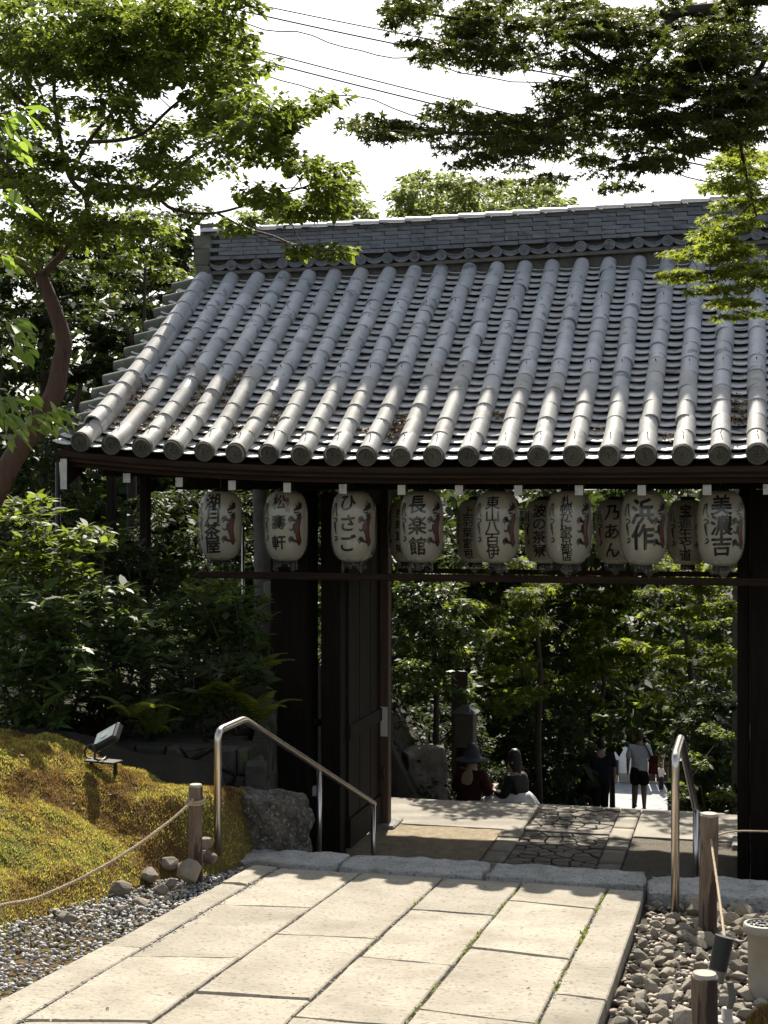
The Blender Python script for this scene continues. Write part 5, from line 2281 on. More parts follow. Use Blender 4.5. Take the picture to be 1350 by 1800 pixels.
# ------------------------------------------------------------------ maple boughs over the roof
rng = random.Random(202)
g = np.random.default_rng(202)
DM = 8.4
mbase = Vector((4.6, 9.2, -2.2))
mtree = empty('maple_tree', mbase, 0, label='maple with dark layered boughs reaching in over the roof from beyond the frame', cat='tree')
mb = MB()
nodes = []
Pm = lambda l: [W(x, y, DM + (e[0] if e else 0)) for x, y, *e in l]
nodes += limb(mb, [mbase + Vector((0, 0, -.2)), Vector((4.5, 9.1, -1)), Vector((4.2, 9.0, .3)), Vector((4.1, 8.9, 1.6)), Vector((3.9, 8.8, 2.6)), Vector((3.7, 8.7, 3.4))], .15, .06, 10)
nodes += limb(mb, [Vector((4.2, 9.0, .4))] + Pm([(1560, 290, .4), (1420, 120, .3), (1350, 95, .1), (1250, 110), (1190, 135), (1120, 175), (1030, 190, -.2), (930, 225, -.3), (820, 235, -.4), (690, 222, -.4)]), .05, .006)
nodes += limb(mb, [Vector((4.05, 8.85, 2.0))] + Pm([(1420, 20, .2), (1250, 15), (1180, 30), (1160, 75, -.1), (1100, 130), (980, 60, -.2), (850, 40, -.3), (720, 20, -.3)]), .04, .006)
nodes += limb(mb, [Vector((4.2, 9.0, .3))] + Pm([(1600, 380, .9), (1420, 440, 1.0), (1320, 470, 1.0), (1230, 480, .9), (1150, 482, .9)]), .026, .004)
nodes += limb(mb, Pm([(1350, 95, .1), (1300, 200, .4), (1310, 300, .6), (1330, 380, .8)]), .016, .005)
blobs = [(700, 20, 55, 30), (790, 30, 80, 36), (900, 30, 80, 40), (1000, 40, 80, 40), (1100, 45, 80, 40), (1200, 40, 80, 50), (1310, 40, 60, 60),
         (755, 85, 45, 20), (830, 90, 70, 26), (920, 95, 60, 22), (1030, 105, 50, 26), (1120, 110, 70, 30), (1220, 110, 70, 40), (1320, 120, 50, 50),
         (650, 205, 36, 24), (720, 222, 70, 24), (790, 200, 60, 22), (800, 242, 70, 20), (870, 225, 70, 34), (860, 285, 45, 22), (950, 205, 70, 34), (930, 265, 60, 28),
         (1000, 240, 60, 30), (1040, 178, 70, 28), (1060, 288, 50, 18), (1120, 195, 70, 34), (1130, 255, 60, 28), (1200, 180, 70, 40), (1240, 235, 60, 34), (1310, 215, 60, 60),
         (870, 318, 30, 10), (1080, 320, 50, 10), (960, 310, 50, 10), (1180, 290, 40, 16), (1330, 170, 50, 50), (1270, 60, 60, 40), (1150, 150, 60, 26), (1010, 145, 60, 16), (1290, 150, 60, 40)]
cl = px_clumps(blobs, DM - .1, .9, 46, rng, .2, 3.6)
blobs2 = [(1315, 300, 55, 40), (1315, 360, 45, 40), (1290, 415, 60, 28), (1320, 465, 50, 28), (1225, 440, 55, 18), (1170, 482, 45, 14), (1250, 490, 60, 20), (1310, 520, 50, 24), (1285, 552, 26, 12),
          (1280, 395, 50, 16), (1335, 560, 20, 14)]
cl2 = px_clumps(blobs2, DM + .9, .7, 40, rng, .25, 3.0)
branch_tubes(mb, nodes, [c for c, r, w in cl + cl2 if rng.random() < .8], rng, .0025, .007, .016, 4)
rel(mb, mbase).obj('trunk', M_BARKD, mtree, True)
P, Y, PT, RO, SZ = clump_leaves(cl, 100, (.026, .044), g, flat=True, droop=.2)
o = leaf_mesh('crown', P - np.array(mbase), Y, PT, RO, SZ, MAPLE, L_MAPLE, mtree, 2)
P, Y, PT, RO, SZ = clump_leaves(cl2, 100, (.026, .044), g, flat=True, droop=.2)
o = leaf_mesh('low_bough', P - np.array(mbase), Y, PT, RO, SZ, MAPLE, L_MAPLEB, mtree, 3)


# ------------------------------------------------------------------ trees and shrubs farther off
def px_tree(name, label, blobs, d, spread, sub, leaf, size, per, tmpl, bark, seed, trunk_px=None, dens=1.0, flat=.5, cat='tree', group=None, droop=.3, rt=None, zb=None):
    r = random.Random(seed)
    g_ = np.random.default_rng(seed)
    cl = px_clumps(blobs, d, spread, sub, r, flat, dens)
    cx = sum(b[0] for b in blobs) / len(blobs)
    if trunk_px is None:
        trunk_px = [(cx, max(b[1] for b in blobs) + 30), (cx + r.uniform(-15, 15), sum(b[1] for b in blobs) / len(blobs) + 25)]
    x0 = (trunk_px[0][0] - 675) / FPX * d
    uu_, vv_2 = UV(x0, d)
    zg = H(uu_, vv_2) if zb is None else zb
    base = Vector((x0, d, min(zg, (HOR - trunk_px[0][1]) / FPX * d)))
    T = empty(name, base, 0, label=label, cat=cat, group=group)
    mb = MB()
    pts = [base - Vector((0, 0, .15))] + [W(x, y, d + r.uniform(-.15, .15)) for x, y in trunk_px]
    Ht = max(c.z for c, _, _ in cl) - base.z
    r0 = rt or max(.02, .016 * Ht)
    nodes = limb(mb, pts, r0, r0 * .45, 8)
    picks = [c for c, _, _ in cl if r.random() < .5]
    branch_tubes(mb, nodes, picks, r, .004 * d / 10, .010, r0 * .6, 4)
    rel(mb, base).obj('trunk' if cat == 'tree' else 'stem', bark, T, True)
    P, Y, PT, RO, SZ = clump_leaves(cl, per * 3.0, (size[0] * 1.15, size[1] * 1.15), g_, droop=droop)
    leaf_mesh('crown' if cat == 'tree' else 'foliage', P - np.array(base), Y, PT, RO, SZ, tmpl, leaf, T, seed)
    return T


# distant lit crowns above the ridge
px_tree('broadleaf_tree', 'hazy pale green crown rising over the ridge between the two boughs', [(760, 345, 75, 40), (700, 375, 50, 40), (840, 362, 70, 40), (780, 395, 110, 40), (735, 325, 40, 24), (800, 330, 40, 20)], 46, 2.5, 22, L_FAR, (.09, .18), 30, ELLW, M_BARKG, 301, trunk_px=[(770, 520), (772, 430)], dens=1.5, group='distant trees')
px_tree('broadleaf_tree', 'hazy pale green crown low over the ridge below the maple', [(920, 350, 60, 40), (960, 375, 50, 34), (880, 345, 40, 34), (930, 390, 70, 30)], 52, 2.5, 22, L_FAR, (.09, .18), 30, ELLW, M_BARKG, 302, trunk_px=[(920, 520), (918, 430)], dens=1.5, group='distant trees')
px_tree('broadleaf_tree', 'hazy pale green crown behind the spreading tree, at the ridge end', [(590, 355, 50, 40), (540, 385, 60, 35), (620, 345, 25, 30), (480, 395, 60, 30)], 44, 2.0, 22, L_FAR, (.09, .17), 30, ELLW, M_BARKG, 303, trunk_px=[(560, 540), (560, 440)], dens=1.4, group='distant trees')
px_tree('broadleaf_tree', 'bright green crown behind the low maple bough at the frame edge', [(1290, 300, 50, 50), (1330, 270, 40, 40), (1270, 350, 40, 30), (1330, 350, 40, 40)], 24, 1.2, 22, L_FAR, (.06, .11), 26, ELLW, M_BARKG, 304, dens=.8, group='distant trees')
# dense growth left of the gable
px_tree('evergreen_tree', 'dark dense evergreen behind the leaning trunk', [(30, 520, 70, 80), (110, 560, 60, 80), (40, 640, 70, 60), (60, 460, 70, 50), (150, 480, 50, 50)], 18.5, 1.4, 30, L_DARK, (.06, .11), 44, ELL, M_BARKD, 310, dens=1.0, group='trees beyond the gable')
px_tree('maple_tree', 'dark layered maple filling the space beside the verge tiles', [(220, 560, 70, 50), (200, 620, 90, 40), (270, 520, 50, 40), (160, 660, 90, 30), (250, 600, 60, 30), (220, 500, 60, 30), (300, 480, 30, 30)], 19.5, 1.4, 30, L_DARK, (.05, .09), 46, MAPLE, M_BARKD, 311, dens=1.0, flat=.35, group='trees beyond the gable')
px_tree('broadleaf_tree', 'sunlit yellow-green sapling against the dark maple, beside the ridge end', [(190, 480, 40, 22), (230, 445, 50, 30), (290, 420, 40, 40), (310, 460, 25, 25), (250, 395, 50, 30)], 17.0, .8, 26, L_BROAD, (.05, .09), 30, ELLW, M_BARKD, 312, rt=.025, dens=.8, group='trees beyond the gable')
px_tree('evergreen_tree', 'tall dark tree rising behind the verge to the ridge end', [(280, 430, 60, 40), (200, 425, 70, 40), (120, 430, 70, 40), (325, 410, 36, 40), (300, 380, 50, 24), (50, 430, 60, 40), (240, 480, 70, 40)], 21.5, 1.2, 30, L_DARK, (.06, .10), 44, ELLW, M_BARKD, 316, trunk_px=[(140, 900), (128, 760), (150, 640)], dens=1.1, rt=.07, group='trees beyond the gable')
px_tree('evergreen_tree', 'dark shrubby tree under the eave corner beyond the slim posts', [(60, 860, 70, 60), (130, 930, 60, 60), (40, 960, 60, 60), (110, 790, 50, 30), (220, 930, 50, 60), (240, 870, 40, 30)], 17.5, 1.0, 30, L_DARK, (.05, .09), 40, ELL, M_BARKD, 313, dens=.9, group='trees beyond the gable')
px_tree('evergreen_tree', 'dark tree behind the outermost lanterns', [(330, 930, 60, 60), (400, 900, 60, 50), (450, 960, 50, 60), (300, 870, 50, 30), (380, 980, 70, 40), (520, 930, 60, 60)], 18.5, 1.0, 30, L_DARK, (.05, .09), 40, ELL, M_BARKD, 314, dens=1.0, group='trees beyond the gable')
px_tree('garden_tree', 'grey mottled trunk standing behind the two outermost lanterns', [(430, 700, 60, 30), (480, 720, 50, 30)], 16.6, .4, 30, L_DARK, (.05, .09), 30, ELL, M_BARKG, 315, trunk_px=[(462, 1180), (464, 1000), (458, 880), (455, 740)], dens=.6, rt=.15)

# growth seen through the gate
px_tree('broadleaf_tree', 'dusky glossy shrub tree just beyond the open door leaf', [(760, 1070, 60, 50), (740, 1150, 50, 60), (800, 1120, 40, 60), (770, 1200, 60, 30), (730, 1000, 40, 40), (800, 1010, 50, 40)], 20, .9, 28, L_BUSH, (.07, .12), 40, ELL, M_BARKD, 320, dens=1.0, group='trees beyond the gate')
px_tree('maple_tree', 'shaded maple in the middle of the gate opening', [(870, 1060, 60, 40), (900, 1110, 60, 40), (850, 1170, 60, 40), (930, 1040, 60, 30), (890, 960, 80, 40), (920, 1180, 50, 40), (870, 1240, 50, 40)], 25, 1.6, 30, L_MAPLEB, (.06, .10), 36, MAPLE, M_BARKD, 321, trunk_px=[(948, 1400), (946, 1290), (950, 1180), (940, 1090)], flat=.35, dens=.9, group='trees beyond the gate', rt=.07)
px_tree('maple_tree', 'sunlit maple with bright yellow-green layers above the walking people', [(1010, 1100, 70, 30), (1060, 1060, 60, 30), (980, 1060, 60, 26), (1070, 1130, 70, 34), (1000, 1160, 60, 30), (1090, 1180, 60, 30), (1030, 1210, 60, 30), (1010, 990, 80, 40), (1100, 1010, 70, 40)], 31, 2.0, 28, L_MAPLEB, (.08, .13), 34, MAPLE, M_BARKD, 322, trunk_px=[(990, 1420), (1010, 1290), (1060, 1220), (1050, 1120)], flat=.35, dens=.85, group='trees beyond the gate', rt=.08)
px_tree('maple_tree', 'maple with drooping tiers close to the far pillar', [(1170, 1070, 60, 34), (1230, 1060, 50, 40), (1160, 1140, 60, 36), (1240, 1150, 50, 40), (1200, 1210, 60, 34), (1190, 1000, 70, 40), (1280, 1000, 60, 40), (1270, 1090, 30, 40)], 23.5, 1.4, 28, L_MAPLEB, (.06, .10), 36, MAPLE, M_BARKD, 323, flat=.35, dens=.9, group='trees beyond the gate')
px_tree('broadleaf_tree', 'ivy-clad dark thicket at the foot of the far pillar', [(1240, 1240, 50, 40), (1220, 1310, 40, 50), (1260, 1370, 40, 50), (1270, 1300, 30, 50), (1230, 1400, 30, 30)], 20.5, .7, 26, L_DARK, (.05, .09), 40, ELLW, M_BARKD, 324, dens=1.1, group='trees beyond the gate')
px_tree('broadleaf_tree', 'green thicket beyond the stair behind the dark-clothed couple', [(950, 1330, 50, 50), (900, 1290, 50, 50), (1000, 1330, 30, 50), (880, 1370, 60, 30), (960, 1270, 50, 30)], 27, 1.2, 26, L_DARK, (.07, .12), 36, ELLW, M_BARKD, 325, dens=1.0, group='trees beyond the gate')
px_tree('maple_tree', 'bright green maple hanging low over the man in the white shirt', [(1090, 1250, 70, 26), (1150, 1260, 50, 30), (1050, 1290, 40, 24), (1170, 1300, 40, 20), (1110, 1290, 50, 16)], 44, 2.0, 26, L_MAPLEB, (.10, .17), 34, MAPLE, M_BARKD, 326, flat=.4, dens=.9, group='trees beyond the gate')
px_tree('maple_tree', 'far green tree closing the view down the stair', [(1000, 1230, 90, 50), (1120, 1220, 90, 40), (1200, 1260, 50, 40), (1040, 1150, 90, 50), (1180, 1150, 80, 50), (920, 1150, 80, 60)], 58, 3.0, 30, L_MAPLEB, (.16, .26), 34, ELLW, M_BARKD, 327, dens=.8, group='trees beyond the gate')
px_tree('broadleaf_tree', 'black shaded undergrowth behind the boulder and post lantern', [(720, 1280, 50, 50), (790, 1290, 50, 50), (840, 1330, 40, 50), (860, 1380, 50, 30), (780, 1240, 60, 30)], 21.5, .8, 28, L_DARK, (.06, .10), 46, ELL, M_BARKD, 328, dens=1.2, group='trees beyond the gate')
px_tree('broadleaf_tree', 'tall shaded tree glimpsed between the hanging lanterns', [(720, 930, 70, 60), (830, 880, 80, 60), (950, 890, 80, 60), (1080, 880, 80, 60), (1200, 890, 80, 60), (1290, 930, 50, 60), (880, 800, 120, 50), (1100, 800, 120, 50), (820, 730, 60, 40), (960, 700, 110, 50), (1100, 710, 100, 60), (900, 640, 70, 30), (1050, 630, 100, 40), (1180, 660, 80, 50)], 21.3, 1.2, 32, L_DARK, (.07, .12), 36, ELL, M_BARKD, 329, trunk_px=[(640, 1200), (650, 1000), (760, 860)], dens=.8, group='trees beyond the gate')
px_tree('broadleaf_tree', 'sunlit leafy shrub beside the second handrail and thicket', [(1222, 1340, 18, 30), (1205, 1400, 14, 22), (1262, 1290, 16, 16), (1275, 1400, 16, 16)], 19.2, .3, 18, L_BROAD, (.04, .07), 26, ELLW, M_BARKD, 330, dens=.9, group='trees beyond the gate')


# the wooded slope closing the view, too far and dense to tell its trees apart
g = np.random.default_rng(900)
PX, PY, DD = [], [], []
for (x0, x1, y0, y1, d0, d1, n) in [(-150, 520, 700, 1330, 21, 30, 22000), (-150, 360, 440, 900, 23, 32, 9000), (480, 1030, 900, 1430, 30, 55, 17000), (1000, 1500, 900, 1310, 34, 66, 14000),
                                    (1185, 1500, 1200, 1480, 26, 50, 6000), (1000, 1060, 1290, 1400, 30, 50, 1200), (300, 720, 640, 1000, 24, 34, 15000), (680, 1350, 850, 990, 27, 40, 14000)]:
    PX.append(g.uniform(x0, x1, n))
    PY.append(y0 + (y1 - y0) * g.random(n) ** .8)
    DD.append(g.uniform(d0, d1, n))
PX, PY, DD = np.concatenate(PX), np.concatenate(PY), np.concatenate(DD)
lump = np.array([mnoise.noise(Vector((a / 60, b / 45, c / 6))) for a, b, c in zip(PX, PY, DD)])
ok = (lump > -.12) & ~((PX > 1030) & (PX < 1190) & (PY > 1318))
PX, PY, DD = PX[ok], PY[ok], DD[ok]
P = np.stack([(PX - 675) / FPX * DD, DD, (HOR - PY) / FPX * DD], 1)
n = len(P)
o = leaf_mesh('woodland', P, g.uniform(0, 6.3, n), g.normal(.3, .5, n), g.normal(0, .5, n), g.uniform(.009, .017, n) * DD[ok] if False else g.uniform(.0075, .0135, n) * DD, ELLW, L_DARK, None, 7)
tag(o, 'shaded woodland on the slope beyond the gate', 'woodland', None, 'stuff')

# leafy ground cover on the garden soil and the banks of the stair
g = np.random.default_rng(901)
PU, PV = [], []
for (a, b, c, d, n) in [(-7.5, -1.5, -3.9, 4.0, 15000), (-9, -1.7, 4.0, 14.0, 13000), (1.9, 7.0, 3.0, 14.0, 9000), (-10, -2.2, 14, 30, 9000)]:
    PU.append(g.uniform(a, b, n))
    PV.append(g.uniform(c, d, n))
PU, PV = np.concatenate(PU), np.concatenate(PV)
hh = np.array([H(a, b) for a, b in zip(PU, PV)])
ok = np.array([not (wall_u(b) - .15 < a < 2.75 and b < 3.2) and not (-1.6 - .12 * max(0, b - 4) < a < 1.9) for a, b in zip(PU, PV)])
lm = np.array([mnoise.noise(Vector((a * 1.3, b * 1.3, 5))) for a, b in zip(PU, PV)])
PU, PV, hh, lm = PU[ok], PV[ok], hh[ok], lm[ok]
n = len(PU)
zz = hh + g.random(n) ** 1.5 * (.35 + .5 * np.clip(lm, 0, 1)) + .02
P = np.stack([GX + PU * CT + PV * ST, GY - PU * ST + PV * CT, zz], 1)
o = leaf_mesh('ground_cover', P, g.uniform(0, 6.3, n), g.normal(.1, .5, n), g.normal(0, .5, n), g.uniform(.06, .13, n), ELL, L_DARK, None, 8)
tag(o, 'low dark leafy undergrowth on the banks around the gate', 'ground cover', None, 'stuff')

# ------------------------------------------------------------------ garden shrubs on the bank
def shrub(label, blobs, d, seed, leaf=L_BUSH, size=(.075, .125), whorls=1.4, spread=.5):
    """stems ending in whorls of narrow leaves"""
    r = random.Random(seed)
    g_ = np.random.default_rng(seed)
    tips = []
    for (px, py, rx, ry, *e) in blobs:
        n = int(whorls * rx * ry / 55)
        for i in range(n):
            a, q = r.uniform(0, 2 * PI), math.sqrt(r.random())
            dd = d + (e[0] if e else 0) + r.uniform(-spread, spread)
            tips.append(W(px + q * rx * math.cos(a), py + q * ry * math.sin(a), dd))
    cx = sum(b[0] for b in blobs) / len(blobs)
    x0 = (cx - 675) / FPX * d
    base = Vector((x0, d, H(*UV(x0, d))))
    T = empty('azalea_bush', base, 0, label=label, cat='bush', group='bushes on the garden bank')
    mb = MB()
    nodes = []
    for k in range(5):
        b2 = base + Vector((r.uniform(-.25, .25), r.uniform(-.2, .2), -.05))
        t2 = r.choice(tips)
        nodes += limb(mb, [b2, b2.lerp(t2, .5) + Vector((r.uniform(-.1, .1), 0, .1)), t2], .016, .005, 5)
    branch_tubes(mb, nodes, tips, r, .003, .006, .012, 4)
    rel(mb, base).obj('stem', M_BARKD, T, True)
    P, Y, PT, RO, SZ = [], [], [], [], []
    for t in tips:
        n = r.randint(6, 9)
        y0 = r.uniform(0, 6)
        for k in range(n):
            P.append(t - base + Vector((r.uniform(-.01, .01), r.uniform(-.01, .01), r.uniform(-.015, .01))))
            Y.append(y0 + k * 2.4 + r.uniform(-.25, .25))
            PT.append(r.gauss(-.15, .35))
            RO.append(r.gauss(0, .3))
            SZ.append(r.uniform(*size))
    leaf_mesh('foliage', np.array([tuple(p) for p in P]), np.array(Y), np.array(PT), np.array(RO), np.array(SZ), ELL8, leaf, T, seed)


shrub('glossy azalea bush with sunlit leaf whorls at the frame edge below the leaning trunk', [(30, 1060, 70, 40), (50, 1130, 80, 50), (30, 1210, 70, 50), (110, 1090, 60, 40), (110, 1180, 60, 50), (60, 1260, 70, 30)], 10.9, 401)
shrub('azalea bush with pale bright tips against the trunk and slim pole', [(50, 900, 60, 26), (80, 960, 60, 30), (40, 990, 50, 26), (110, 1010, 60, 26), (150, 950, 50, 26)], 11.4, 402, L_BROAD)
shrub('broad azalea bush in the middle of the bank above the ferns', [(180, 1060, 70, 36), (230, 1110, 70, 36), (180, 1150, 60, 36), (160, 1210, 60, 30), (250, 1160, 50, 26)], 11.5, 403)
shrub('shaded azalea bush spreading towards the pillar', [(330, 1070, 70, 30), (400, 1090, 70, 30), (330, 1120, 60, 26), (440, 1070, 40, 24), (410, 1130, 60, 24), (300, 1150, 50, 20)], 12.2, 404)
shrub('shaded bush under the eave corner behind the lantern rail', [(170, 960, 60, 30), (230, 990, 50, 30), (290, 1020, 60, 24), (200, 1020, 60, 24)], 12.6, 405, L_DARK)
shrub('upright leafy shoots poking above the shaded azalea', [(345, 1030, 26, 16), (410, 1030, 30, 14), (370, 1045, 40, 12)], 12.0, 406, L_BROAD)
shrub('low dark azalea filling the bank under the broad bush', [(60, 1290, 80, 20), (150, 1270, 60, 26), (220, 1230, 40, 24), (330, 1190, 60, 30), (430, 1180, 50, 30)], 11.3, 407, L_DARK)


def frond_mesh(name, m, L=.42, n=17):
    V, F, A = [], [], []
    for i in range(n):
        t = (i + 1) / (n + 1)
        x = L * t
        z = .16 * L * math.sin(t * 2.2) * 1.6 - .25 * L * t * t
        w = .30 * L * (1 - t) ** .8 * min(1, .35 + t * 4) + .012
        for s in (-1, 1):
            k = len(V)
            V += [(x - .008, 0, z), (x + .012, 0, z), (x + .035 + .02 * (1 - t), s * w, z - .02), (x + .012, s * w * .8, z - .012)]
            F.append((k, k + 1, k + 2, k + 3))
    me = bpy.data.meshes.new(name)
    me.from_pydata(V, [], F)
    a = me.attributes.new('rnd', 'FLOAT', 'FACE')
    a.data.foreach_set('value', [random.Random(i).random() for i in range(len(F))])
    me.materials.append(m)
    return me


FROND = frond_mesh('frond', L_FERN)
rng = random.Random(55)
for (px, py, d, n, s, lab) in [(232, 1262, 10.7, 6, .85, 'fern with a sunlit yellow frond above the floodlight'), (330, 1260, 11.2, 7, 1.0, 'dark fern on the stone wall below the shaded azalea'),
                               (395, 1235, 11.3, 7, 1.0, 'dark fern midway along the stone wall'), (450, 1270, 11.4, 7, 1.0, 'dark fern close beside the pillar'),
                               (440, 1200, 12.0, 7, 1.1, 'upper fern in deep shade by the pillar'), (270, 1290, 10.9, 6, .7, 'small fern with brown fronds behind the floodlight')]:
    b = W(px, py, d)
    Fn = empty('fern', b, 0, label=lab, cat='fern', group='ferns on the bank')
    for k in range(n):
        shared('frond', FROND, Fn, (0, 0, 0), (rng.uniform(-.2, .2), rng.uniform(-.75, -.2), k * 2 * PI / n + rng.uniform(-.3, .3)), (s * rng.uniform(.8, 1.1),) * 3)

# twigs with large leaves reaching in at the frame edge
rng = random.Random(66)
g = np.random.default_rng(66)
db = 7.0
b0 = Vector((-2.55, 7.1, -2.0))
T = empty('young_tree', b0, 0, label='large pale green leaves on twigs reaching in at the frame edge', cat='tree')
mb = MB()
nodes = limb(mb, [b0, Vector((-2.4, 7.1, -.6)), Vector((-2.3, 7.05, .6)), Vector((-2.2, 7.0, 1.9))], .025, .01, 6)
tips = []
for (px, py, rx, ry, n) in [(15, 210, 30, 26, 8), (15, 250, 22, 20, 5), (20, 590, 28, 28, 9), (30, 625, 24, 14, 4), (40, 715, 50, 22, 12), (90, 735, 36, 14, 7), (20, 745, 30, 14, 6), (8, 460, 14, 20, 3), (5, 340, 14, 20, 3)]:
    for k in range(n):
        tips.append(W(px + rng.uniform(-rx, rx), py + rng.uniform(-ry, ry), db + rng.uniform(-.25, .25)))
branch_tubes(mb, nodes, tips, rng, .0025, .006, .01, 4)
rel(mb, b0).obj('trunk', M_BARKD, T, True)
P = np.array([tuple(t - b0 + Vector((rng.uniform(-.03, .03), rng.uniform(-.03, .03), rng.uniform(-.03, .03)))) for t in tips for _ in range(3)])
n = len(P)
leaf_mesh('crown', P, g.uniform(-1.2, 1.8, n), g.normal(.45, .3, n), g.normal(0, .4, n), g.uniform(.07, .12, n), ELL8, L_BIG, T, 9)

# dry leaves lodged between the tile columns
g = np.random.default_rng(12)
P = []
for (k, v0, v1, n) in [(3.5, -.95, -.35, 150), (4.5, -.75, -.15, 150), (1.5, -1.2, -.3, 160), (2.5, -1.25, -.9, 60), (3.5, -1.35, -1.15, 50), (6.5, -1.05, -.75, 50), (10.5, -1.3, -.85, 170), (13.5, -.95, -.8, 40), (20.5, -1.1, -.65, 120),
                       (2.5, -.3, .3, 50), (5.5, -1.3, -1.1, 30), (9.5, -1.2, -1.1, 12), (16.5, -1.15, -1.05, 10), (18.5, -1.3, -1.2, 10)]:
    for i in range(n):
        u = col_u(k) + g.uniform(-.06, .06)
        v = g.uniform(v0, v1)
        P.append((u, v, zroof(u, v) - .03 + g.uniform(0, .035) - ZF))
P = np.array(P)
n = len(P)
o = leaf_mesh('dry_leaves', P, g.uniform(0, 6.3, n), g.normal(0, .5, n), g.normal(0, .7, n), g.uniform(.025, .06, n), ELL,
              attr_mat('dry_leaf', [(0.10, 0.06, 0.03), (0.26, 0.17, 0.09), (0.40, 0.30, 0.17)]), gate, 4)
tag(o, kind='stuff')
# weeds in the path joints
g = np.random.default_rng(15)
P = []
for i, n in ((4, 260), (5, 420), (3, 60)):
    for k in range(n):
        v = g.uniform(-9.5, -5.25)
        if mnoise.noise(Vector((v * 2.1, i * 7.0, 0))) < -.05:
            continue
        P.append((u_line(i, v) + g.normal(0, .006), v, zpath(v) - .012))
P = np.array(P)
n = len(P)
o = leaf_mesh('joint_moss', P, g.uniform(0, 6.3, n), g.normal(-.9, .4, n), g.normal(0, .5, n), g.uniform(.012, .028, n), ELL, leaf_mat('joint_weed', (0.10, 0.12, 0.02), (0.2, 0.2, 0.04), (0.3, 0.35, 0.05), .4), path, 5)
tag(o, kind='stuff')

# ------------------------------------------------------------------ overhead cables
for i, (a, b, sag, r, lab) in enumerate([((300, -25), (1500, 190), .35, .013, 'uppermost overhead cable crossing the white sky'), ((300, -10), (1500, 215), .4, .016, 'thick overhead cable just under the uppermost one'),
                                         ((300, 5), (1500, 235), .6, .013, 'thin slack cable third from the top'), ((150, 5), (1500, 335), .35, .014, 'overhead cable dropping behind the maple boughs'),
                                         ((150, 22), (1500, 345), .4, .016, 'paired overhead cable close under the dropping one'), ((150, 40), (1500, 362), .6, .013, 'lowest thin cable above the roof')]):
    p, q = W(a[0], a[1], 30), W(b[0], b[1], 27)
    pts = []
    for k in range(41):
        t = k / 40
        c = p.lerp(q, t)
        c.z -= sag * 4 * t * (1 - t) * .4
        if i in (2, 5):
            c.z += .05 * math.sin(k * .9) + .03 * math.sin(k * 1.7)
        pts.append(c)
    o = MB().tube(pts, r, 6).obj('cable', M_WIRE, None, True)
    tag(o, lab, 'cable', 'overhead cables')

n = len(FALLEN_PTS)
g = np.random.default_rng(45)
o = leaf_mesh('fallen_leaves', FALLEN_PTS, g.uniform(0, 6.3, n), g.normal(0, .3, n), g.normal(0, .3, n), g.uniform(.012, .035, n), ELL, attr_mat('fallen_leaf', [(0.05, 0.03, 0.015), (0.2, 0.13, 0.06), (0.42, 0.36, 0.24)]), None, 6)
o.location, o.rotation_euler = (GX, GY, 0), (0, 0, -TH)
tag(o, 'scattered dry leaves on the moss bank and path', 'fallen leaves', None, 'stuff')
# ================================================================== PEOPLE
def skin_obj(name, verts, edges, radii, m, parent, sub=2, root=0):
    me = bpy.data.meshes.new(name)
    me.from_pydata([tuple(v) for v in verts], edges, [])
    o = bpy.data.objects.new(name, me)
    link(o, parent)
    md = o.modifiers.new('Skin', 'SKIN')
    md.use_smooth_shade = True
    if not me.skin_vertices:
        return o
    for i, sv in enumerate(me.skin_vertices[0].data):
        r = radii[i]
        sv.radius = r if hasattr(r, '__len__') else (r, r)
        sv.use_root = (i == root)
    s = o.modifiers.new('Subdivision', 'SUBSURF')
    s.levels = sub
    s.render_levels = sub
    dg = bpy.context.evaluated_depsgraph_get()
    ev = o.evaluated_get(dg)
    m2 = bpy.data.meshes.new_from_object(ev)
    o.modifiers.clear()
    o.data = m2
    bpy.data.meshes.remove(me)
    m2.materials.clear()
    m2.materials.append(m)
    m2.polygons.foreach_set('use_smooth', [True] * len(m2.polygons))
    return o


M_SKIN = mat('skin', (0.36, 0.22, 0.15), (0.42, 0.27, 0.19), rough=.55, scale=8)
M_HAIR = mat('hair_dark', (0.014, 0.011, 0.010), (0.028, 0.021, 0.017), rough=.5, scale=30)
M_HAIRB = mat('hair_brown', (0.06, 0.035, 0.02), (0.10, 0.06, 0.035), rough=.6, scale=30)


def cloth(name, c, c2=None):
    return mat(name, c, c2 or tuple(x * 1.3 for x in c), rough=.9, scale=14, bump=.35, bscale=26, dist=.02)


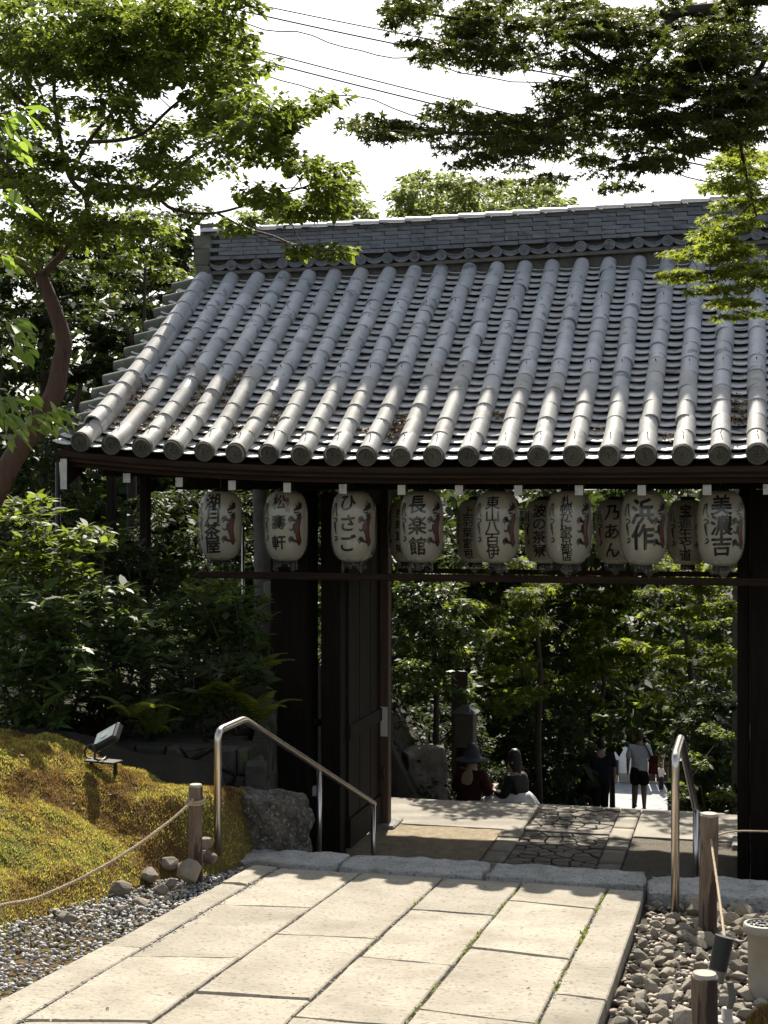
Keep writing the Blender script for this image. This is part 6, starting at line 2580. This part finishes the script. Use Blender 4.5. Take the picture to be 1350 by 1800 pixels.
def body_graph(h, arms, legs, lean=0.0, seat=None):
    """joints of a figure facing +y; arms/legs are lists of joint positions as fractions of the height"""
    S = h
    V, E, R = [], [], []

    def add(p, r, par=None):
        V.append(Vector(p) * S)
        R.append((r[0] * S, r[1] * S) if hasattr(r, '__len__') else r * S)
        if par is not None:
            E.append((par, len(V) - 1))
        return len(V) - 1
    hip = seat if seat else .52
    pel = add((0, 0, hip), (.095, .065))
    w = add((0, lean * .3, hip + .10), (.082, .058), pel)
    ch = add((0, lean * .7, hip + .21), (.098, .066), w)
    nk = add((0, lean, hip + .305), (.040, .036), ch)
    hd0 = add((0, lean + .008, hip + .355), (.040, .045), nk)
    hd1 = add((0, lean + .012, hip + .405), (.047, .056), hd0)
    hd2 = add((0, lean + .008, hip + .452), (.034, .042), hd1)
    nose = add((0, lean + .062, hip + .395), (.010, .012), hd1)
    hands = []
    for s, arm in zip((-1, 1), arms):
        sh = add((s * .105, lean, hip + .27), .036, ch)
        el = add(arm[0], .025, sh)
        wr = add(arm[1], .017, el)
        pa = add(arm[2], (.021, .012), wr)
        d = (Vector(arm[2]) - Vector(arm[1])).normalized()
        sd = Vector((0, 1, 0)) if abs(d.y) < .8 else Vector((1, 0, 0))
        for k in range(4):
            b = Vector(arm[2]) + sd * (.012 * (k - 1.5)) + d * .016
            f1 = add(b, .0058, pa)
            f2 = add(b + d * (.020 - .004 * abs(k - 1.3)) + Vector((-s * .004, 0, 0)), .005, f1)
        th = add(Vector(arm[2]) + sd * .022 + d * .004, .0062, pa)
        add(Vector(arm[2]) + sd * .030 + d * .022, .005, th)
        hands.append(V[pa])
    for s, leg in zip((-1, 1), legs):
        hp = add((s * .048, 0, hip - .03), .062, pel)
        kn = add(leg[0], .038, hp)
        cf = add(Vector(leg[0]).lerp(Vector(leg[1]), .35) - Vector((0, .012, 0)), .036, kn)
        an = add(leg[1], .022, cf)
        add(leg[2], (.024, .016), an)
    return V, E, R


def hair_cap(parent, c, r, m, long=0.0, name='hair'):
    """hair over the top and back of the head with an uneven hem"""
    mb = MB()
    seg, rows = 18, 9
    for i in range(rows + 1):
        t = i / rows
        for k in range(seg):
            a = 2 * PI * k / seg
            back = .5 - .5 * math.sin(a)          # 1 at the back (-y)
            low = -.15 + (-.55 - long) * back
            el = PI / 2 * (1 - t) + 0
            z = math.sin(el)
            rr = math.cos(el)
            if t > .55:
                z = math.sin(PI / 2 * .45) + (low - math.sin(PI / 2 * .45)) * (t - .55) / .45
                rr = math.cos(PI / 2 * .45) + .12 * math.sin((t - .55) / .45 * PI) - .1 * (t - .55) * (1 if long == 0 else .2)
            n_ = 1 + .05 * mnoise.noise(Vector((3 * math.cos(a), 3 * math.sin(a), 4 * t)))
            mb.v.append(Vector((c[0] + r[0] * rr * math.cos(a) * n_, c[1] + r[1] * rr * math.sin(a) * n_, c[2] + r[2] * z * n_)))
    for i in range(rows):
        for k in range(seg):
            k2 = (k + 1) % seg
            mb.f.append((i * seg + k, (i + 1) * seg + k, (i + 1) * seg + k2, i * seg + k2))
    return mb.obj(name, m, parent, True)


def ear_face(parent, h, hip, lean, skin):
    hz = (hip + .395) * h
    for s in (-1, 1):
        MB().lathe([(.0005, -.010 * h), (.009 * h, -.006 * h), (.011 * h, .004 * h), (.0005, .011 * h)], 8).obj('ear', skin, parent, True, (s * .047 * h, lean * h + .004 * h, hz))
        MB().lathe([(.0005, -.004 * h), (.004 * h, 0), (.0005, .004 * h)], 8).obj('eye', M_HAIR, parent, True, (s * .018 * h, lean * h + .060 * h, hz + .012 * h))
    MB().box(-.014 * h, .014 * h, .062 * h, .066 * h, -.003 * h, .003 * h).obj('mouth', M_BROWNINK, parent, False, (0, lean * h, hz - .026 * h))


def person(label, base, h, rz, top, bottom, shoe, hair, skin=M_SKIN, arms=None, legs=None, lean=0.0, short=True, long_hair=0.0, sleeve=.55, seat=None, wide=1.0, legw=1.0, skirt=False):
    P = empty('person', base, rz, label=label, cat='person')
    arms = arms or [[(-.128, -.01, .62), (-.132, .02, .49), (-.132, .03, .455)], [(.128, -.01, .62), (.132, .02, .49), (.132, .03, .455)]]
    legs = legs or [[(-.05, .01, .28), (-.052, -.01, .035), (-.055, .06, .018)], [(.05, .02, .28), (.052, .0, .035), (.055, .07, .018)]]
    V, E, R = body_graph(h, arms, legs, lean, seat)
    skin_obj('body', V, E, R, skin, P)
    hip = seat or .52
    # shirt
    S = h
    tv, te, tr = [], [], []

    def add(p, r, par=None):
        tv.append(Vector(p) * S)
        tr.append((r[0] * S, r[1] * S) if hasattr(r, '__len__') else r * S)
        if par is not None:
            te.append((par, len(tv) - 1))
        return len(tv) - 1
    a0 = add((0, 0, hip - .075), (.108 * wide, .084))
    a = add((0, 0, hip + .0), (.106 * wide, .080), a0)
    b = add((0, lean * .35, hip + .10), (.102 * wide, .076), a)
    c = add((0, lean * .7, hip + .215), (.114 * wide, .080), b)
    d = add((0, lean, hip + .285), (.055, .05), c)
    for s, arm in zip((-1, 1), arms):
        sh = add((s * .104 * wide, lean, hip + .268), .046, c)
        e = Vector((s * .104, lean, hip + .268)).lerp(Vector(arm[0]), min(1, sleeve / .55))
        x = add(e, .040, sh)
        if sleeve > .55:
            add(Vector(arm[0]).lerp(Vector(arm[1]), (sleeve - .55) / .45), .030, x)
    skin_obj('shirt', tv, te, tr, top, P)
    # shorts or trousers
    tv, te, tr = [], [], []
    a0 = add((0, 0, hip + .06), (.095, .070))
    a = add((0, 0, hip + .0), (.104, .078), a0)
    for s, leg in zip((-1, 1), legs):
        hp = add((s * .052, 0, hip - .045), .070 * legw, a)
        kn = Vector(leg[0])
        if short:
            add(Vector((s * .052, 0, hip - .045)).lerp(kn, .9), .062 * legw, hp)
        else:
            k_ = add(kn, .047 * legw, hp)
            add(Vector(leg[0]).lerp(Vector(leg[1]), .95), .036 * legw, k_)
    skin_obj('shorts' if short else 'trousers', tv, te, tr, bottom, P)
    for leg in legs:
        an, to = Vector(leg[1]) * h, Vector(leg[2]) * h
        dd = (to - an)
        dd.z = 0
        dd = dd.normalized() if dd.length > 1e-4 else Vector((0, 1, 0))
        z0 = min(leg[1][2], leg[2][2]) * h - .012 * h
        skin_obj('shoe', [an + Vector((0, 0, -.01 * h)) - dd * .02 * h, an + dd * .03 * h + Vector((0, 0, -.02 * h)), to + dd * .025 * h + Vector((0, 0, -.004 * h))], [(0, 1), (1, 2)], [(.03 * h, .024 * h), (.03 * h, .02 * h), (.026 * h, .014 * h)], shoe, P, 1)
    hc = (0, (lean + .008) * h, (hip + .41) * h)
    hair_cap(P, hc, (.056 * h, .067 * h, .092 * h), hair, long_hair)
    ear_face(P, h, hip, lean, skin)
    return P


dm = 33.2
mp = W(1124, 1424, dm)
man = person('man in a white T-shirt and dark shorts walking down the stair with a red bag', mp, 1.80, math.radians(-8), cloth('white_shirt', (0.66, 0.67, 0.70), (0.76, 0.77, 0.80)), cloth('black_shorts', (0.012, 0.010, 0.010)), M_BROWNINK, M_HAIRB,
             legs=[[(-.05, .03, .28), (-.052, .05, .055), (-.055, .11, .035)], [(.055, .0, .28), (.058, -.03, .035), (.06, .04, .018)]],
             arms=[[(-.14, -.01, .63), (-.142, .03, .50), (-.142, .045, .455)], [(.14, -.01, .63), (.16, .02, .51), (.16, .03, .47)]], legw=1.15, wide=1.05)
bag = empty('shoulder_bag', mp + Vector((.30, -.05, .95)), 0, label='dark red shoulder bag on the white-shirted man', cat='bag')
b = bmesh.new()
bm_obj('bag_body', rough_block(-.10, .10, -.09, .09, -.12, .28, .012, 5, 6, 4, .25), mat('red_cloth', (0.12, 0.012, 0.012), (0.2, 0.02, 0.018), rough=.8, scale=9), bag, True)
MB().tube(smooth_pts([(-.06, -.06, .25), (-.14, -.115, .42), (-.20, -.06, .53), (-.19, .06, .5), (-.08, .08, .27)]), .016, 6).obj('strap', M_BLACK, bag, True)
bm_obj('bag_flap', rough_block(-.105, .105, -.1, .1, .14, .29, .01, 8, 5, 4, .3), cloth('dark_flap', (0.05, 0.012, 0.012)), bag, True)

dc = 32.0
person('stout person in black T-shirt on the stair, seen from behind', W(1056, 1436, dc), 1.70, math.radians(4), cloth('black_shirt', (0.010, 0.010, 0.014)), cloth('black_trousers', (0.008, 0.008, 0.010)), M_BLACK, M_HAIR, short=False, wide=1.45, legw=1.3,
       arms=[[(-.19, -.01, .63), (-.16, .06, .52), (-.12, .10, .53)], [(.175, -.01, .62), (.18, .02, .49), (.18, .03, .455)]])
person('person in black half hidden behind the stout one on the stair', W(1034, 1438, 33.4), 1.62, math.radians(10), cloth('dark_shirt', (0.012, 0.012, 0.016)), cloth('dark_trousers', (0.010, 0.010, 0.014)), M_BLACK, M_HAIR, short=False, wide=1.15,
       arms=[[(-.15, -.02, .63), (-.17, .05, .53), (-.14, .09, .52)], [(.14, -.01, .62), (.14, .02, .49), (.14, .03, .455)]])
wz = W(1162, 1391, 84.8)
wz.z = -17
person('woman in pale top and black trousers standing far off on the sunlit street', wz, 1.62, math.radians(-60), cloth('pale_top', (0.5, 0.42, 0.36)), cloth('black_wide_trousers', (0.012, 0.012, 0.012)), M_WHITE, M_HAIRB, short=False, long_hair=1.2, legw=1.1,
       arms=[[(-.125, .03, .63), (-.09, .12, .60), (-.06, .14, .62)], [(.125, .03, .63), (.09, .12, .60), (.06, .14, .62)]])
# two people resting beyond the floor edge, feet on the lower steps
seat_legs = [[(-.06, .24, .30), (-.06, .26, .06), (-.06, .33, .03)], [(.06, .24, .30), (.06, .26, .06), (.06, .33, .03)]]
seat_arms = [[(-.15, .05, .44), (-.10, .18, .37), (-.07, .21, .37)], [(.15, .05, .44), (.10, .18, .37), (.07, .21, .37)]]
sp_ = W(822, 1440, 18.4)
ps = person('person in broad dark hat and red jacket sitting by the boulder', Vector((sp_.x, sp_.y, sp_.z - .36)), 1.62, math.radians(-35), cloth('red_jacket', (0.03, 0.004, 0.004)), cloth('navy_trousers', (0.012, 0.013, 0.02)), M_BLACK, M_HAIR, arms=seat_arms, legs=seat_legs, seat=.30, lean=.06, short=False, sleeve=.9)
hat = empty('sun_hat', Vector((sp_.x, sp_.y, sp_.z - .36)), math.radians(-35), label='broad-brimmed dark sun hat on the seated person', cat='hat')
MB().lathe([(.0005, 1.235), (.06, 1.23), (.095, 1.19), (.10, 1.13), (.12, 1.12), (.19, 1.095), (.215, 1.075), (.19, 1.085), (.10, 1.11)], 28).obj('hat_shape', cloth('dark_hat', (0.03, 0.033, 0.04)), hat, True, (0, .10, 0))
sk = W(912, 1442, 18.3)
pk = person('person in black with pleated white skirt sitting at the floor edge', Vector((sk.x, sk.y, sk.z - .36)), 1.55, math.radians(55), cloth('black_top', (0.008, 0.008, 0.009)), cloth('dark_leggings', (0.01, 0.01, 0.01)), M_BLACK, M_HAIR, arms=[[(-.15, .05, .44), (-.08, .19, .46), (-.03, .20, .49)], [(.15, .05, .44), (.10, .18, .37), (.07, .21, .37)]], legs=seat_legs, seat=.30, lean=.03, short=False, sleeve=.9, long_hair=.8)
mb = MB()
seg, rows = 44, 7
for i in range(rows + 1):
    t = i / rows
    for k in range(seg):
        a = 2 * PI * k / seg
        pl = 1 + .07 * t * math.sin(a * 14)
        rx, ry = (.13 + .17 * t) * pl, (.12 + .30 * t) * pl
        mb.v.append(Vector((rx * math.cos(a), .17 * t + ry * math.sin(a), .72 - .14 * t * t - .03 * t + .03 * t * math.sin(3 * a))))
for i in range(rows):
    for k in range(seg):
        k2 = (k + 1) % seg
        mb.f.append((i * seg + k, (i + 1) * seg + k, (i + 1) * seg + k2, i * seg + k2))
mb.obj('skirt', cloth('white_skirt', (0.62, 0.60, 0.58), (0.72, 0.70, 0.68)), pk, True)

# ================================================================== THINGS BEYOND THE GATE
b0 = W(741, 1408, 18.2)
o = bm_obj('boulder', rough_block(-.32, .32, -.25, .25, -.25, .62, .09, 23, 12, 2.6, .35), mat('brown_boulder', (0.10, 0.085, 0.065), (0.22, 0.19, 0.15), rough=.9, scale=6, bump=.9, bscale=20, stain=(0.05, 0.045, 0.035), stain_scale=4), None, True, b0, .3)
tag(o, 'rugged brown boulder just beyond the open door leaf', 'boulder')
pl_ = W(818, 1400, 19.3)
PLN = empty('post_lantern', Vector((pl_.x, pl_.y, pl_.z - .3)), -TH, label='dark wooden post lantern with small sloping cap beside the seated person', cat='lantern')
MB().box(-.10, .10, -.10, .10, 0, .95, .01).obj('post', M_WOOD, PLN)
MB().box(-.13, .13, -.13, .13, .953, 1.40, .012).obj('lamp_box', mat('lamp_wood', (0.04, 0.033, 0.024), (0.06, 0.05, 0.035), rough=.8), PLN)
MB().add([(-.17, -.17, 1.40), (.17, -.17, 1.40), (.17, .17, 1.40), (-.17, .17, 1.40), (-.05, -.05, 1.49), (.05, -.05, 1.49), (.05, .05, 1.49), (-.05, .05, 1.49)],
         [(0, 1, 5, 4), (1, 2, 6, 5), (2, 3, 7, 6), (3, 0, 4, 7), (4, 5, 6, 7), (3, 2, 1, 0)]).obj('cap', mat('cap_metal', (0.08, 0.08, 0.075), rough=.5), PLN)
nb_ = W(808, 1400, 19.9)
NB = empty('notice_board', Vector((nb_.x, nb_.y, nb_.z - .3)), -TH, label='tall narrow dark board standing behind the post lantern', cat='board')
MB().box(-.11, .11, -.02, .02, .55, 1.98, .004).obj('board', mat('board_wood', (0.035, 0.022, 0.014), (0.05, 0.03, 0.02), rough=.8), NB)
MB().box(-.03, .03, .021, .06, 0, 1.9, .004).obj('post', M_WOOD, NB)

# street wall, stone gatepost
vw = 74.0
sw = gempty('street_wall', u_at(1070, vw), vw, -17, label='white plastered wall on stone footing along the far street', cat='wall')
ua_, ub_ = u_at(985, vw), u_at(1138, vw)
uc_ = u_at(1070, vw)
MB().box(ua_ - uc_, ub_ - uc_, 0, .3, .55, 2.6, .02).obj('plaster', mat('plaster', (0.70, 0.71, 0.74), (0.78, 0.79, 0.80), rough=.9), sw)
for i in range(6):
    a = ua_ - uc_ + (ub_ - ua_) * i / 6
    MB().box(a + .02, a + (ub_ - ua_) / 6 - .02, -.06, .35, 0, .548, .03).obj('footing_stone', M_CONC, sw)
MB().add([(ua_ - uc_, -.35, 2.6), (ub_ - uc_, -.35, 2.6), (ub_ - uc_, .15, 2.95), (ua_ - uc_, .15, 2.95), (ub_ - uc_, .65, 2.6), (ua_ - uc_, .65, 2.6)], [(0, 1, 2, 3), (3, 2, 4, 5), (0, 5, 4, 1)]).obj('coping', M_RIDGE, sw)
MB().box(u_at(1084, vw) - uc_ - .12, u_at(1084, vw) - uc_ + .12, -.16, -.07, .5, 1.35, .02).obj('plaque', M_BLACK, sw)
dg_ = gempty('street_gate', u_at(1165, vw), vw + .4, -17, label='dark brown closed doors in the far street frontage', cat='gate')
w2 = (u_at(1192, vw) - u_at(1140, vw)) / 2
for i in range(4):
    MB().box(-w2 + w2 / 2 * i + .02, -w2 + w2 / 2 * (i + 1) - .02, 0, .12, .12, 2.5, .01).obj('door_panel', mat('brown_door_%d' % i, (0.05, 0.025, 0.018), (0.07, 0.035, 0.024), rough=.7), dg_)
MB().box(-w2 - .1, w2 + .1, -.1, .3, 2.503, 2.9, .02).obj('lintel', M_WOODH, dg_)
MB().box(-w2, w2, -.3, .3, 0, .11, .01).obj('sill', M_CONC, dg_)
gpz = W(1181, 1412, 55)
gp_ = bm_obj('stone_post', rough_block(-.14, .14, -.14, .14, -.4, 1.45, .02, 12, 6, 4), M_CONC, None, True, gpz)
tag(gp_, 'pale square stone post beside the lower stair', 'post')
# slim pole by the eave corner
lp = W(102, 1010, 13.4)
zg = H(*UV(lp.x, lp.y))
LP = empty('lamp_pole', (lp.x, lp.y, zg), 0, label='slim dark pole with curved bracket under the eave corner', cat='pole')
zt = W(102, 812, 13.4).z - zg
MB().tube([(0, 0, -.1), (0, 0, zt)], .024, 10).obj('pole', M_BLACK, LP, True)
MB().tube(smooth_pts([(.0, 0, zt - .32), (.05, 0, zt - .2), (.13, 0, zt - .13), (.2, 0, zt - .02)]), .014, 8).obj('bracket', M_BLACK, LP, True)
tp = W(427, 1060, 15.2)
zg = H(*UV(tp.x, tp.y))
o = MB().tube([(0, 0, -.1), (0, 0, W(427, 925, 15.2).z - zg)], .016, 8).obj('metal_pole', M_STEEL, None, True, (tp.x, tp.y, zg))
tag(o, 'thin grey metal pole behind the outermost lantern', 'pole')
